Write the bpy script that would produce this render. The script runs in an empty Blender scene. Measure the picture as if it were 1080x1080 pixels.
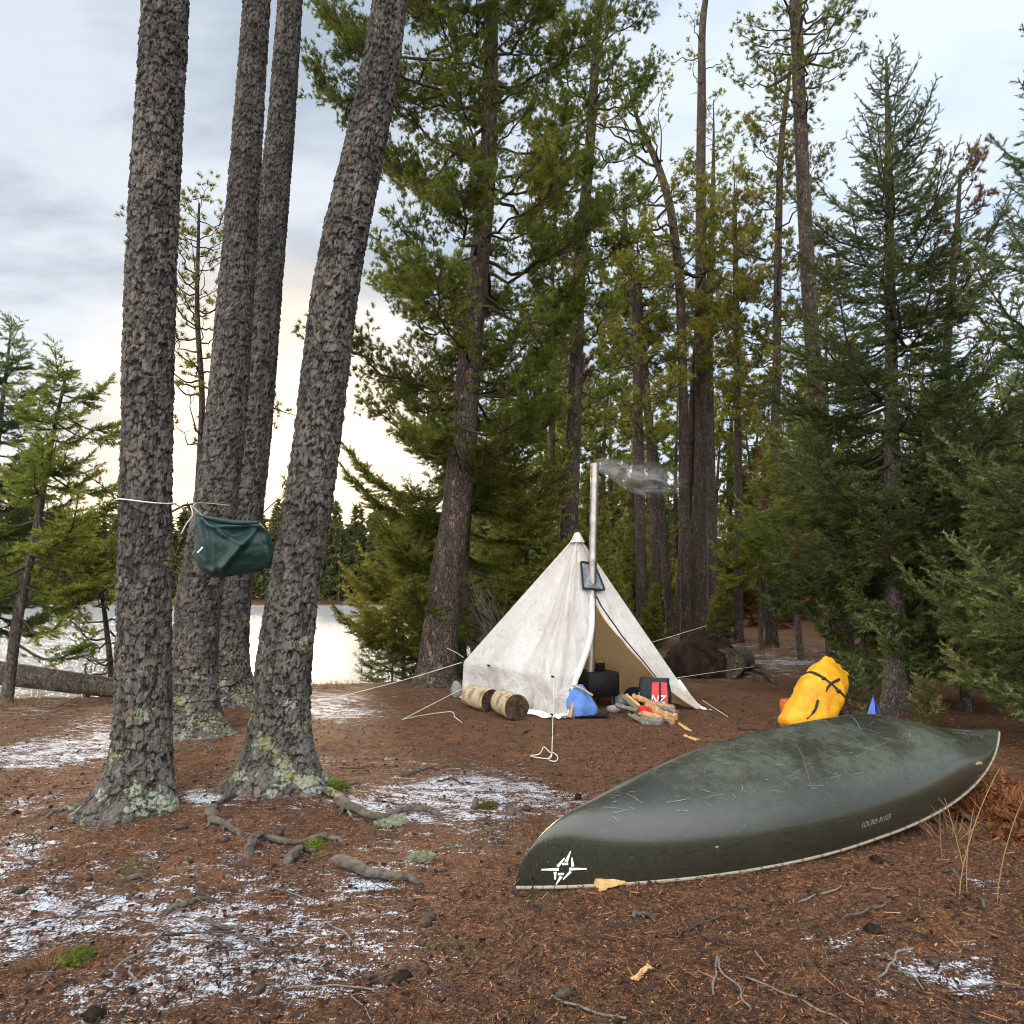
import bpy, math, random
import numpy as np
from mathutils import Vector, Matrix
S = bpy.context.scene
COL = S.collection
RNG = np.random.default_rng(11)
random.seed(5)
A_ = np.array

# ------------------------------------------------------------------ camera model (pixel of the 1080 frame -> place)
F_, H_, HOR = 760.0, 1.5, 620.0
PIT = math.atan((HOR - 540.0) / F_)
CP, SP = math.cos(PIT), math.sin(PIT)
def P(px, py, Y):
    xc, yc = (px - 540.0) / F_, (540.0 - py) / F_
    t = Y / (CP - yc * SP)
    return A_([xc * t, Y, H_ + t * (SP + yc * CP)])

# ------------------------------------------------------------------ noise
def _hash(ix, iy, iz, seed):
    h = (ix.astype(np.int64) * 374761393 + iy.astype(np.int64) * 668265263 + iz.astype(np.int64) * 2147483647 + seed * 1274126177) & 0xFFFFFFFF
    h = ((h ^ (h >> 13)) * 1274126177) & 0xFFFFFFFF
    h = ((h ^ (h >> 16)) * 2246822519) & 0xFFFFFFFF
    return ((h ^ (h >> 15)) & 0xFFFFFF) / float(0xFFFFFF)
def vnoise(p, seed=0):
    p = np.asarray(p, float)
    i = np.floor(p).astype(np.int64); f = p - i
    u = f * f * (3 - 2 * f)
    r = 0
    for dx in (0, 1):
        wx = u[:, 0] if dx else 1 - u[:, 0]
        for dy in (0, 1):
            wy = u[:, 1] if dy else 1 - u[:, 1]
            for dz in (0, 1):
                wz = u[:, 2] if dz else 1 - u[:, 2]
                r = r + wx * wy * wz * _hash(i[:, 0] + dx, i[:, 1] + dy, i[:, 2] + dz, seed)
    return r * 2 - 1
def fbm(p, octv=4, seed=0, gain=.5):
    p = np.asarray(p, float); a, r, t = 1., 0, 0
    for k in range(octv):
        r = r + a * vnoise(p, seed + k * 17); t += a
        a *= gain; p = p * 2.03 + 13.7
    return r / t
def xyz(x, y, z=0.0):
    x = np.atleast_1d(np.asarray(x, float)); y = np.atleast_1d(np.asarray(y, float))
    return np.stack([x, y, np.zeros_like(x) + z], 1)
def sstep(a, b, x):
    t = np.clip((x - a) / (b - a), 0, 1)
    return t * t * (3 - 2 * t)
def nrm(v):
    v = np.asarray(v, float)
    return v / (np.linalg.norm(v, axis=-1, keepdims=True) + 1e-12)

# ------------------------------------------------------------------ terrain
LAKE = A_([(-400, 10.5), (-40, 10.6), (-14, 10.3), (-8, 10.4), (-5.2, 11.2), (-3.6, 12.0), (-2.4, 12.6), (-1.6, 13.6), (-1.3, 17), (-.6, 24), (0.5, 38),
           (4, 60), (9, 78), (12, 92), (8, 98), (-20, 97), (-60, 99), (-110, 94), (-180, 90), (-400, 85)], float)
def lake_sd(x, y):
    """signed distance to the lake outline, positive on land"""
    x = np.atleast_1d(np.asarray(x, float)); y = np.atleast_1d(np.asarray(y, float))
    d = np.full(x.shape, 1e9); ins = np.zeros(x.shape, bool)
    n = len(LAKE)
    for i in range(n):
        a, b = LAKE[i], LAKE[(i + 1) % n]
        e = b - a
        t = np.clip(((x - a[0]) * e[0] + (y - a[1]) * e[1]) / (e @ e), 0, 1)
        d = np.minimum(d, np.hypot(x - a[0] - t * e[0], y - a[1] - t * e[1]))
        c = (a[1] > y) != (b[1] > y)
        with np.errstate(all='ignore'):
            xi = a[0] + (y - a[1]) / (b[1] - a[1] + 1e-15) * e[0]
        ins ^= c & (x < xi)
    return np.where(ins, -d, d)
MOUNDS = []      # (x, y, radius, height): soil heaped round the near tree bases
FLATS = []       # (x0,y0,x1,y1,r): ground trodden smooth
def terrain(x, y):
    x = np.atleast_1d(np.asarray(x, float)); y = np.atleast_1d(np.asarray(y, float))
    q = xyz(x, y)
    near = np.exp(-(np.hypot(x, y) / 45.) ** 2)
    z = fbm(q * .55, 3, 3) * .07 * near + fbm(q * .09, 3, 5) * .25 * np.clip((np.hypot(x, y) - 12) / 20, 0, 1)
    sm = np.ones_like(x)
    for (x0, y0, x1, y1, r) in FLATS:
        e = A_([x1 - x0, y1 - y0]); t = np.clip(((x - x0) * e[0] + (y - y0) * e[1]) / (e @ e + 1e-9), 0, 1)
        dd = np.hypot(x - x0 - t * e[0], y - y0 - t * e[1])
        sm = np.minimum(sm, sstep(r * .7, r * 1.5, dd))
    z = z * (.25 + .75 * sm)
    z += fbm(q * 4.2, 3, 9) * .018 * np.exp(-(np.hypot(x, y) / 16.) ** 2) * (.4 + .6 * sm)
    for (mx, my, r, h) in MOUNDS:
        z += h * np.exp(-((x - mx) ** 2 + (y - my) ** 2) / r ** 2)
    z += .018 * np.clip(y - 12, 0, 60) * sstep(.5, 4, x)
    sd = lake_sd(x, y)
    z = z + (-1.9) * sstep(.9, -2.2, sd)
    z += np.where(y > 80, sstep(4, 60, sd) * 5 * sstep(80, 110, y), 0)
    return z
def G(px, py):
    xc, yc = (px - 540.0) / F_, (540.0 - py) / F_
    d = A_([xc, CP - yc * SP, SP + yc * CP])
    z = 0.0
    for _ in range(12):
        t = (z - H_) / d[2]
        z = .5 * z + .5 * float(terrain(d[0] * t, d[1] * t)[0])
    t = (z - H_) / d[2]
    return A_([d[0] * t, d[1] * t, z])
def on_ground(x, y, dz=0.0):
    return A_([x, y, float(terrain(x, y)[0]) + dz])

# ------------------------------------------------------------------ meshes
class Acc:
    def __init__(s):
        s.v, s.tri, s.quad, s.n = [], [], [], 0
        s.att = {}
    def add(s, V, Fa, mat=0, **att):
        V = np.asarray(V, float).reshape(-1, 3); Fa = np.asarray(Fa, np.int64)
        if len(V) == 0 or len(Fa) == 0: return
        (s.tri if Fa.shape[1] == 3 else s.quad).append((Fa + s.n, np.full(len(Fa), mat)))
        for k, a in att.items():
            s.att.setdefault(k, []).append((s.n, np.broadcast_to(np.asarray(a, float).ravel(), (len(V),)) if np.ndim(a) else np.full(len(V), float(a))))
        s.v.append(V); s.n += len(V)
    def mesh(s, name, mats, origin=(0, 0, 0), smooth=True):
        me = bpy.data.meshes.new(name)
        V = np.concatenate(s.v) - np.asarray(origin, float)
        T = np.concatenate([t[0] for t in s.tri]) if s.tri else np.zeros((0, 3), int)
        Q = np.concatenate([t[0] for t in s.quad]) if s.quad else np.zeros((0, 4), int)
        mi = np.concatenate([t[1] for t in s.tri] + [t[1] for t in s.quad])
        me.vertices.add(len(V)); me.vertices.foreach_set('co', V.astype(np.float32).ravel())
        loops = np.concatenate([T.ravel(), Q.ravel()]).astype(np.int32)
        me.loops.add(len(loops)); me.loops.foreach_set('vertex_index', loops)
        st = np.concatenate([np.arange(len(T)) * 3, len(T) * 3 + np.arange(len(Q)) * 4]).astype(np.int32)
        me.polygons.add(len(st)); me.polygons.foreach_set('loop_start', st)
        me.polygons.foreach_set('material_index', mi.astype(np.int32))
        me.polygons.foreach_set('use_smooth', np.full(len(st), bool(smooth)))
        for k, lst in s.att.items():
            arr = np.zeros(len(V), np.float32)
            for (o, a) in lst: arr[o:o + len(a)] = a
            at = me.attributes.new(k, 'FLOAT', 'POINT'); at.data.foreach_set('value', arr)
        for m in mats: me.materials.append(m)
        me.update(calc_edges=True)
        return me
    def build(s, name, mats, parent=None, origin=None, smooth=True):
        if not isinstance(mats, (list, tuple)): mats = [mats]
        if origin is None: origin = tuple(parent.location) if parent is not None else (0, 0, 0)
        if parent is not None and parent.parent is not None and origin == tuple(parent.location):
            origin = tuple(A_(parent.location) + A_(parent.parent.location))
        o = bpy.data.objects.new(name, s.mesh(name, mats, origin, smooth)); COL.objects.link(o)
        if parent is None: o.location = origin
        else: o.parent = parent
        return o
def tag(o, label=None, cat=None, group=None, kind=None):
    if label: o['label'] = label
    if cat: o['category'] = cat
    if group: o['group'] = group
    if kind: o['kind'] = kind
    return o
def empty(name, loc, label=None, cat=None, group=None):
    o = bpy.data.objects.new(name, None); COL.objects.link(o)
    o.empty_display_size = .1
    o.location = tuple(float(c) for c in loc)
    return tag(o, label, cat, group)
def solo(name, acc, mats, origin, label, cat, group=None, kind=None, smooth=True):
    """a thing that is one mesh, its origin where it stands"""
    return tag(acc.build(name, mats, None, tuple(float(c) for c in origin), smooth), label, cat, group, kind)
def copy_tree(o, parent=None):
    c = o.copy(); COL.objects.link(c); c.parent = parent
    for ch in list(o.children): copy_tree(ch, c)
    return c

def tubes(acc, Pn, Rn, sides=5, mat=0, cap=False, **att):
    """Pn (n,k,3), Rn (n,k): n tubes of k points at once"""
    Pn = np.asarray(Pn, float); Rn = np.asarray(Rn, float)
    n, k, _ = Pn.shape
    T = np.gradient(Pn, axis=1); T = nrm(T)
    ref = np.where(np.abs(T[:, :1, 2:3]) > .9, A_([1., 0, 0]), A_([0, 0, 1.]))
    ref = np.repeat(ref, k, 1)
    X = nrm(np.cross(ref, T)); Y = np.cross(T, X)
    a = np.arange(sides) * 2 * np.pi / sides
    V = Pn[:, :, None] + Rn[:, :, None, None] * (np.cos(a)[:, None] * X[:, :, None] + np.sin(a)[:, None] * Y[:, :, None])
    i = np.arange(n)[:, None, None] * k * sides; j = np.arange(k - 1)[None, :, None] * sides; m = np.arange(sides)[None, None, :]; m2 = (m + 1) % sides
    Fa = np.stack([i + j + m, i + j + m2, i + j + sides + m2, i + j + sides + m], -1).reshape(-1, 4)
    acc.add(V.reshape(-1, 3), Fa, mat, **att)
    if cap:
        for e in (0, k - 1):
            c = Pn[:, e]
            VV = np.concatenate([V[:, e], c[:, None]], 1)
            ii = np.arange(n)[:, None] * (sides + 1); mm = np.arange(sides)[None]
            f = np.stack([ii + mm, ii + (mm + 1) % sides, ii + sides + 0 * mm], -1)
            if e == 0: f = f[..., ::-1]
            acc.add(VV.reshape(-1, 3), f.reshape(-1, 3), mat, **att)
def tube(acc, pts, r, sides=8, mat=0, cap=True, **att):
    pts = np.asarray(pts, float)
    r = np.broadcast_to(np.asarray(r, float), (len(pts),))
    tubes(acc, pts[None], r[None], sides, mat, cap, **att)
def smooth_path(pts, n=24):
    pts = np.asarray(pts, float); k = len(pts)
    s = np.concatenate([[0], np.cumsum(np.linalg.norm(np.diff(pts, axis=0), axis=1))]); s /= s[-1]
    m = np.gradient(pts, s, axis=0)
    t = np.linspace(0, 1, n); i = np.clip(np.searchsorted(s, t, 'right') - 1, 0, k - 2)
    h = (s[i + 1] - s[i])[:, None]; u = ((t - s[i])[:, None] / h)
    return (2 * u**3 - 3 * u**2 + 1) * pts[i] + (u**3 - 2 * u**2 + u) * h * m[i] + (-2 * u**3 + 3 * u**2) * pts[i + 1] + (u**3 - u**2) * h * m[i + 1]
def grid_faces(r, c, wrap=False):
    i = np.arange(r - 1)[:, None]; j = np.arange(c if wrap else c - 1)[None]; j2 = (j + 1) % c
    return np.stack([i * c + j, i * c + j2, (i + 1) * c + j2, (i + 1) * c + j], -1).reshape(-1, 4)
def orient(d, rng):
    d = nrm(d); a = nrm(rng.normal(size=d.shape))
    x = nrm(np.cross(a, d)); y = np.cross(d, x)
    return np.stack([x, y, d], -1)
def stamp(acc, TV, TF, pos, R, sc, mat, tint):
    n, k = len(pos), len(TV)
    if n == 0: return
    V = pos[:, None] + np.einsum('nij,kj->nki', R, TV) * np.broadcast_to(sc, (n,))[:, None, None]
    Fa = (TF[None] + (np.arange(n) * k)[:, None, None]).reshape(-1, 3)
    acc.add(V.reshape(-1, 3), Fa, mat, tint=np.repeat(np.broadcast_to(tint, (n,)), k))
def box(acc, c, size, rot=0.0, bev=.0, mat=0, jit=0.0):
    """a box with chamfered edges, about its centre"""
    sx, sy, sz = A_(size) / 2; b = min(bev, sx * .9, sy * .9, sz * .9)
    if b <= 0: b = 1e-4
    rings = []
    for (z, i) in ((-sz, b), (-sz + b, 0), (sz - b, 0), (sz, b)):
        x, y = sx - i, sy - i
        rings.append([(x - b, -y, z), (x, -y + b, z), (x, y - b, z), (x - b, y, z), (-x + b, y, z), (-x, y - b, z), (-x, -y + b, z), (-x + b, -y, z)])
    V = A_(rings).reshape(-1, 3)
    if jit: V = V + vnoise(V * 9 + 3, 4)[:, None] * jit * nrm(V)
    cr, sr = math.cos(rot), math.sin(rot)
    V = V @ A_([[cr, sr, 0], [-sr, cr, 0], [0, 0, 1]]) + A_(c)
    acc.add(V, grid_faces(4, 8, True), mat)
    for k, fl in ((0, True), (3, False)):
        ring = V[k * 8:k * 8 + 8]; VV = np.vstack([ring, ring.mean(0)])
        f = A_([(i, (i + 1) % 8, 8) for i in range(8)])
        acc.add(VV, f[:, ::-1] if fl else f, mat)

# ------------------------------------------------------------------ materials
def mat(name):
    m = bpy.data.materials.new(name); m.use_nodes = True
    nt = m.node_tree; nt.nodes.clear()
    return m, nt
class NT:
    def __init__(s, nt): s.nt = nt
    def n(s, t, **kw):
        nd = s.nt.nodes.new(t)
        for k, v in kw.items():
            if k.startswith('_'): setattr(nd, k[1:], v)
            else:
                key = int(k[1:]) if k[0] == 'i' and k[1:].isdigit() else k
                inp = nd.inputs[key]
                if isinstance(v, bpy.types.NodeSocket): s.nt.links.new(v, inp)
                else: inp.default_value = v
        return nd
    def math(s, op, a, b=0.0, c=None, clamp=False):
        nd = s.n('ShaderNodeMath', _operation=op, i0=a, i1=b); nd.use_clamp = clamp
        if c is not None: nd.inputs[2].default_value = c
        return nd.outputs[0]
    def mix(s, fac, a, b, mode='MIX'):
        nd = s.n('ShaderNodeMix', _data_type='RGBA', _blend_type=mode, i0=fac)
        for idx, v in ((6, a), (7, b)):
            if isinstance(v, bpy.types.NodeSocket): s.nt.links.new(v, nd.inputs[idx])
            else: nd.inputs[idx].default_value = (*v, 1) if len(v) == 3 else v
        return nd.outputs[2]
    def ramp(s, fac, lo, hi):
        nd = s.n('ShaderNodeMapRange', i0=fac, i1=lo, i2=hi, i3=0.0, i4=1.0); nd.interpolation_type = 'SMOOTHSTEP'
        return nd.outputs[0]
    def attr(s, name):
        return s.n('ShaderNodeAttribute', _attribute_name=name).outputs['Fac']
    def coord(s, kind='Object'):
        return s.n('ShaderNodeTexCoord').outputs[kind]
    def mapping(s, vec, scale=(1, 1, 1), rot=(0, 0, 0), loc=(0, 0, 0)):
        return s.n('ShaderNodeMapping', Vector=vec, Scale=scale, Rotation=rot, Location=loc).outputs[0]
    def noise(s, vec, scale, detail=4., rough=.55, dist=0.):
        return s.n('ShaderNodeTexNoise', Vector=vec, Scale=scale, Detail=detail, Roughness=rough, Distortion=dist).outputs[0]
    def voro(s, vec, scale, feature='F1', out='Distance', rnd=1.):
        return s.n('ShaderNodeTexVoronoi', _feature=feature, Vector=vec, Scale=scale, Randomness=rnd).outputs[out]
    def bump(s, h, strength=.5, dist=.01, normal=None):
        nd = s.n('ShaderNodeBump', Strength=strength, Distance=dist, Height=h)
        if normal is not None: s.nt.links.new(normal, nd.inputs['Normal'])
        return nd.outputs[0]
    def bsdf(s, col, rough=.8, spec=.3, normal=None, metal=0., coat=0., sheen=0.):
        kw = {'Base Color': col if isinstance(col, bpy.types.NodeSocket) else (*col, 1), 'Roughness': rough, 'Specular IOR Level': spec, 'Metallic': metal,
              'Coat Weight': coat, 'Sheen Weight': sheen}
        nd = s.n('ShaderNodeBsdfPrincipled', **kw)
        if normal is not None: s.nt.links.new(normal, nd.inputs['Normal'])
        return nd.outputs[0]
    def out(s, sh):
        o = s.n('ShaderNodeOutputMaterial'); s.nt.links.new(sh, o.inputs[0]); return o
M = {}
def simple(name, col, rough=.7, spec=.3, metal=0., var=.25, scale=14., bump=.3, bdist=.006, col2=None, coat=0.):
    """one colour with blotchy variation and a fine uneven surface"""
    m, nt = mat(name); t = NT(nt); co = t.coord()
    n1 = t.noise(co, scale, 6., .6); n2 = t.noise(co, scale * 7, 3., .6)
    c2 = col2 if col2 else tuple(c * (1 - var * 1.6) for c in col)
    c = t.mix(t.ramp(n1, .35, .68), col, c2)
    c = t.mix(t.math('MULTIPLY', t.ramp(n2, .4, .75), var), c, tuple(min(1, v * 1.5) for v in col))
    rr = t.math('ADD', rough - .08, t.math('MULTIPLY', n2, .16))
    t.out(t.bsdf(c, rr, spec, t.bump(t.math('ADD', n1, t.math('MULTIPLY', n2, .4)), bump, bdist), metal, coat))
    M[name] = m; return m
def foliage_mat(name, dark, light, tip, trans=.3, rough=.55):
    m, nt = mat(name); t = NT(nt)
    tint = t.attr('tint')
    rnd = t.n('ShaderNodeObjectInfo').outputs['Random']
    co = t.coord('Object'); n1 = t.noise(co, 1.6, 3., .5)
    f = t.math('ADD', t.math('MULTIPLY', tint, .75), t.math('MULTIPLY', t.math('SUBTRACT', n1, .5), .9), clamp=True)
    c = t.mix(f, dark, light)
    c = t.mix(t.math('MULTIPLY', t.ramp(tint, .8, 1.), .65), c, tip)
    hv = t.n('ShaderNodeHueSaturation', Hue=.5, Saturation=1., Color=c)
    nt.links.new(t.math('ADD', .485, t.math('MULTIPLY', rnd, .03)), hv.inputs['Hue'])
    nt.links.new(t.math('ADD', .8, t.math('MULTIPLY', rnd, .4)), hv.inputs['Value'])
    c = hv.outputs[0]
    p = t.bsdf(c, rough, .12)
    tr = t.n('ShaderNodeBsdfTranslucent', Color=t.mix(.5, c, light)).outputs[0]
    mx = t.n('ShaderNodeMixShader', i0=trans, i1=p, i2=tr)
    t.out(mx.outputs[0]); M[name] = m; return m
foliage_mat('pine_needles', (.046, .068, .010), (.16, .18, .028), (.25, .23, .045), .4)
foliage_mat('olive_needles', (.080, .090, .012), (.26, .24, .036), (.28, .24, .06), .4)
foliage_mat('spruce_needles', (.030, .046, .013), (.100, .124, .032), (.19, .22, .09), .25)
foliage_mat('lit_needles', (.06, .075, .02), (.19, .20, .06), (.3, .27, .1), .35)  # paler copy of the needles, with the light on them put into the colour
foliage_mat('dead_needles', (.06, .03, .016), (.16, .075, .038), (.22, .12, .06), .2)
foliage_mat('rust_needles', (.09, .03, .012), (.20, .075, .03), (.26, .12, .05), .2)
foliage_mat('moss', (.05, .07, .012), (.17, .19, .03), (.25, .26, .06), .2, .9)
foliage_mat('dry_grass', (.16, .10, .045), (.33, .22, .10), (.42, .31, .16), .25, .8)
foliage_mat('far_needles', (.04, .052, .02), (.105, .115, .035), (.11, .11, .04), .15)
foliage_mat('lichen_tuft', (.17, .20, .13), (.33, .36, .24), (.4, .42, .3), .1, .9)

def bark_mat(name, base, light, pink, lichen=.5, attr=True, dark=(.018, .014, .012), scale=1., streak=.0):
    m, nt = mat(name); t = NT(nt); co = t.coord()
    z = t.n('ShaderNodeSeparateXYZ', Vector=co).outputs[2]
    st = t.mapping(co, (1, 1, .42))
    big = t.noise(co, 3. * scale, 3., .55); fine = t.noise(st, 60. * scale, 5., .65); mid = t.noise(st, 17. * scale, 4., .6)
    if attr:
        pl = t.attr('plate'); cr = t.attr('crev')
    else:
        warp = t.n('ShaderNodeMix', _data_type='RGBA', i0=.06, i6=st, i7=t.n('ShaderNodeTexNoise', Vector=st, Scale=12. * scale).outputs[1]).outputs[2]
        pl = t.n('ShaderNodeSeparateColor', Color=t.voro(warp, 26. * scale, 'F1', 'Color')).outputs[0]
        cr = t.ramp(t.voro(warp, 26. * scale, 'DISTANCE_TO_EDGE'), .0, .16)
    c = t.mix(pl, base, light)
    c = t.mix(t.math('MULTIPLY', t.ramp(t.math('ADD', pl, t.math('MULTIPLY', mid, .6)), 1.05, 1.4), .8), c, pink)
    c = t.mix(t.math('MULTIPLY', t.ramp(fine, .42, .72), .5), c, tuple(v * 1.7 for v in light))
    c = t.mix(t.math('MULTIPLY', t.ramp(fine, .5, .3), .6), c, tuple(v * .5 for v in base))
    c = t.mix(t.math('MULTIPLY', t.ramp(big, .40, .65), .45), c, tuple(v * .45 for v in base))
    c = t.mix(t.math('MULTIPLY', t.ramp(t.noise(t.mapping(co, (1, 1, .12)), 7. * scale, 4., .6), .52, .66), .45), c, tuple(v * 1.5 for v in light))
    c = t.mix(t.ramp(cr, .6, .05), c, dark)
    # lichen: patches with ragged borders, thickest low on the trunk
    l1 = t.math('ADD', t.math('MULTIPLY', t.noise(co, 5.5, 2., .5), .55), t.math('MULTIPLY', t.noise(co, 38., 5., .7), .5))
    hi = t.n('ShaderNodeMapRange', i0=z, i1=0., i2=2.6, i3=.0, i4=.15).outputs[0]
    thr = t.math('ADD', hi, .655 - .17 * lichen)
    lm = t.ramp(t.math('SUBTRACT', l1, thr), 0., .05)
    lcol = t.mix(t.ramp(t.noise(co, 9., 3., .5), .42, .6), (.155, .15, .065), (.19, .21, .175))
    lcol = t.mix(t.ramp(fine, .45, .7), lcol, (.10, .10, .06))
    c = t.mix(t.math('MULTIPLY', lm, min(1., lichen * 1.4)), c, lcol)
    h = t.math('ADD', t.math('MULTIPLY', cr, .6), t.math('ADD', t.math('MULTIPLY', fine, .5), t.math('MULTIPLY', mid, .5)))
    h = t.math('ADD', h, t.math('MULTIPLY', lm, .25))
    t.out(t.bsdf(c, .9, .15, t.bump(h, .9, .012)))
    M[name] = m; return m
bark_mat('bark_near', (.022, .0185, .016), (.086, .078, .069), (.125, .086, .066), .7)
bark_mat('bark_mid', (.030, .023, .018), (.080, .062, .049), (.22, .135, .10), .45, attr=False)
bark_mat('bark_thin', (.026, .020, .016), (.070, .052, .040), (.20, .115, .08), .2, attr=False, scale=1.4)
bark_mat('bark_spruce', (.050, .042, .033), (.11, .095, .076), (.2, .16, .12), .5, attr=False, scale=1.8)

bark_mat('mossy_log', (.05, .042, .032), (.10, .085, .062), (.14, .11, .07), .45, attr=False, scale=1.2)
simple('branch_wood', (.055, .042, .032), .9, .1, var=.4, scale=30)
simple('dead_wood', (.105, .088, .072), .9, .12, var=.5, scale=26, bump=1., bdist=.02, col2=(.035, .027, .021))
# ------------------------------------------------------------------ trodden and heaped ground
MOUNDS += [(-2.45, 4.9, .75, .07), (-1.55, 5.15, .8, .10), (-2.95, 7.2, .7, .05), (-3.3, 8.9, .8, .05), (-1.15, 11.2, .8, .08)]
FLATS += [(0.0, 3.6, 4.3, 6.4, 1.0), (.6, 8.6, 1.6, 10.2, 1.3)]

# snow cover: (pixel x, pixel y, radius m, amount)
SNOW = [(150, 980, 1.0, .12), (60, 795, .8, 1.5), (15, 850, .5, 1.4), (10, 900, .35, .8), (30, 960, .45, .65), (100, 1010, .4, .6), (165, 930, .35, .45), (205, 1050, .4, .4), (40, 1060, .3, .6),
        (212, 838, .22, 1.9), (118, 905, .3, .6), (380, 842, .33, 1.45), (430, 862, .35, .8), (500, 830, .55, 1.25), (555, 842, .5, 1.), (450, 840, .5, .9), (350, 752, .8, 1.5), (345, 735, .8, .6), (60, 742, 1., .7), (110, 770, .6, .6),
        (440, 885, .35, .35), (470, 810, .5, .6), (400, 800, .5, .6), (480, 965, .35, .15), (590, 985, .3, .3), (820, 700, 1.5, 1.0), (810, 683, 2.2, 1.0), (770, 715, .9, .6), (775, 740, .5, .35),
        (930, 1005, .35, .6), (1000, 1035, .35, .65), (885, 965, .25, .5), (1060, 1000, .3, .45), (640, 1000, .3, .25), (300, 970, .3, .3), (420, 1005, .3, .3), (330, 1030, .3, .25), (250, 900, .5, .25), (1040, 935, .2, .8), (1060, 840, .4, .5),
        (395, 925, .2, .9), (520, 900, .3, .4), (250, 1000, .4, .25), (560, 1040, .4, .2), (760, 1050, .4, .15), (130, 960, .4, .6), (70, 1040, .5, .5)]
SN = [(*G(px, py)[:2], r, a) for (px, py, r, a) in SNOW]
def snow_amount(x, y):
    s = np.full(np.shape(x), .25) + .17 * sstep(1.2, -.6, x) - .10 * sstep(.5, 1.5, x) * sstep(12, 9, y)
    for (sx, sy, r, a) in SN:
        s = s + a * .50 * np.exp(-((x - sx) ** 2 + (y - sy) ** 2) / (r * r))
    bare = np.exp(-((x - .9) ** 2 + (y - 9.2) ** 2) / 1.5 ** 2) + .8 * np.exp(-((x + .4) ** 2 + (y - 7.6) ** 2) / 1. ** 2)
    s = s * (1 - .85 * np.clip(bare, 0, 1)) + .12 * sstep(14, 30, y)
    s = s * (.55 + .75 * np.clip(.5 + 1.1 * fbm(xyz(x, y) * 1.7, 3, 77), 0, 1).reshape(np.shape(x)))
    return np.clip(s, 0, 1.05)

def axis(parts):
    out = []
    for (a, b, st) in parts: out.append(np.arange(a, b, st))
    return np.concatenate(out)
def geo(a, b, k, n):
    return a + (b - a) * (k ** np.linspace(0, 1, n) - 1) / (k - 1)
gx = np.concatenate([-geo(8, 420, 400, 55)[::-1], axis([(-8, -4, .07), (-4, 4.6, .035), (4.6, 8, .07)]), geo(8, 420, 400, 55)])
gy = np.concatenate([-geo(1., 300, 300, 24)[::-1], axis([(-1, 1.6, .2), (1.6, 7, .033), (7, 13, .07)]), geo(13, 600, 120, 90)])
X, Y = np.meshgrid(gx, gy); xf, yf = X.ravel(), Y.ravel()
zf = terrain(xf, yf)
nearm = (yf > 1.4) & (yf < 9) & (np.abs(xf) < 6)
zf[nearm] += fbm(xyz(xf[nearm], yf[nearm]) * 14, 3, 31) * .011
sn = np.zeros_like(xf); m_ = (yf < 60) & (np.abs(xf) < 60); sn[m_] = snow_amount(xf[m_], yf[m_]); sn[~m_] = .15
shore = np.clip(1 - np.abs(lake_sd(xf, yf) - .5) / 1.0, 0, 1) * (yf < 40)
ga = Acc(); ga.add(np.stack([xf, yf, zf], 1), grid_faces(len(gy), len(gx)), 0, snow=sn, shore=shore)

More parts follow.
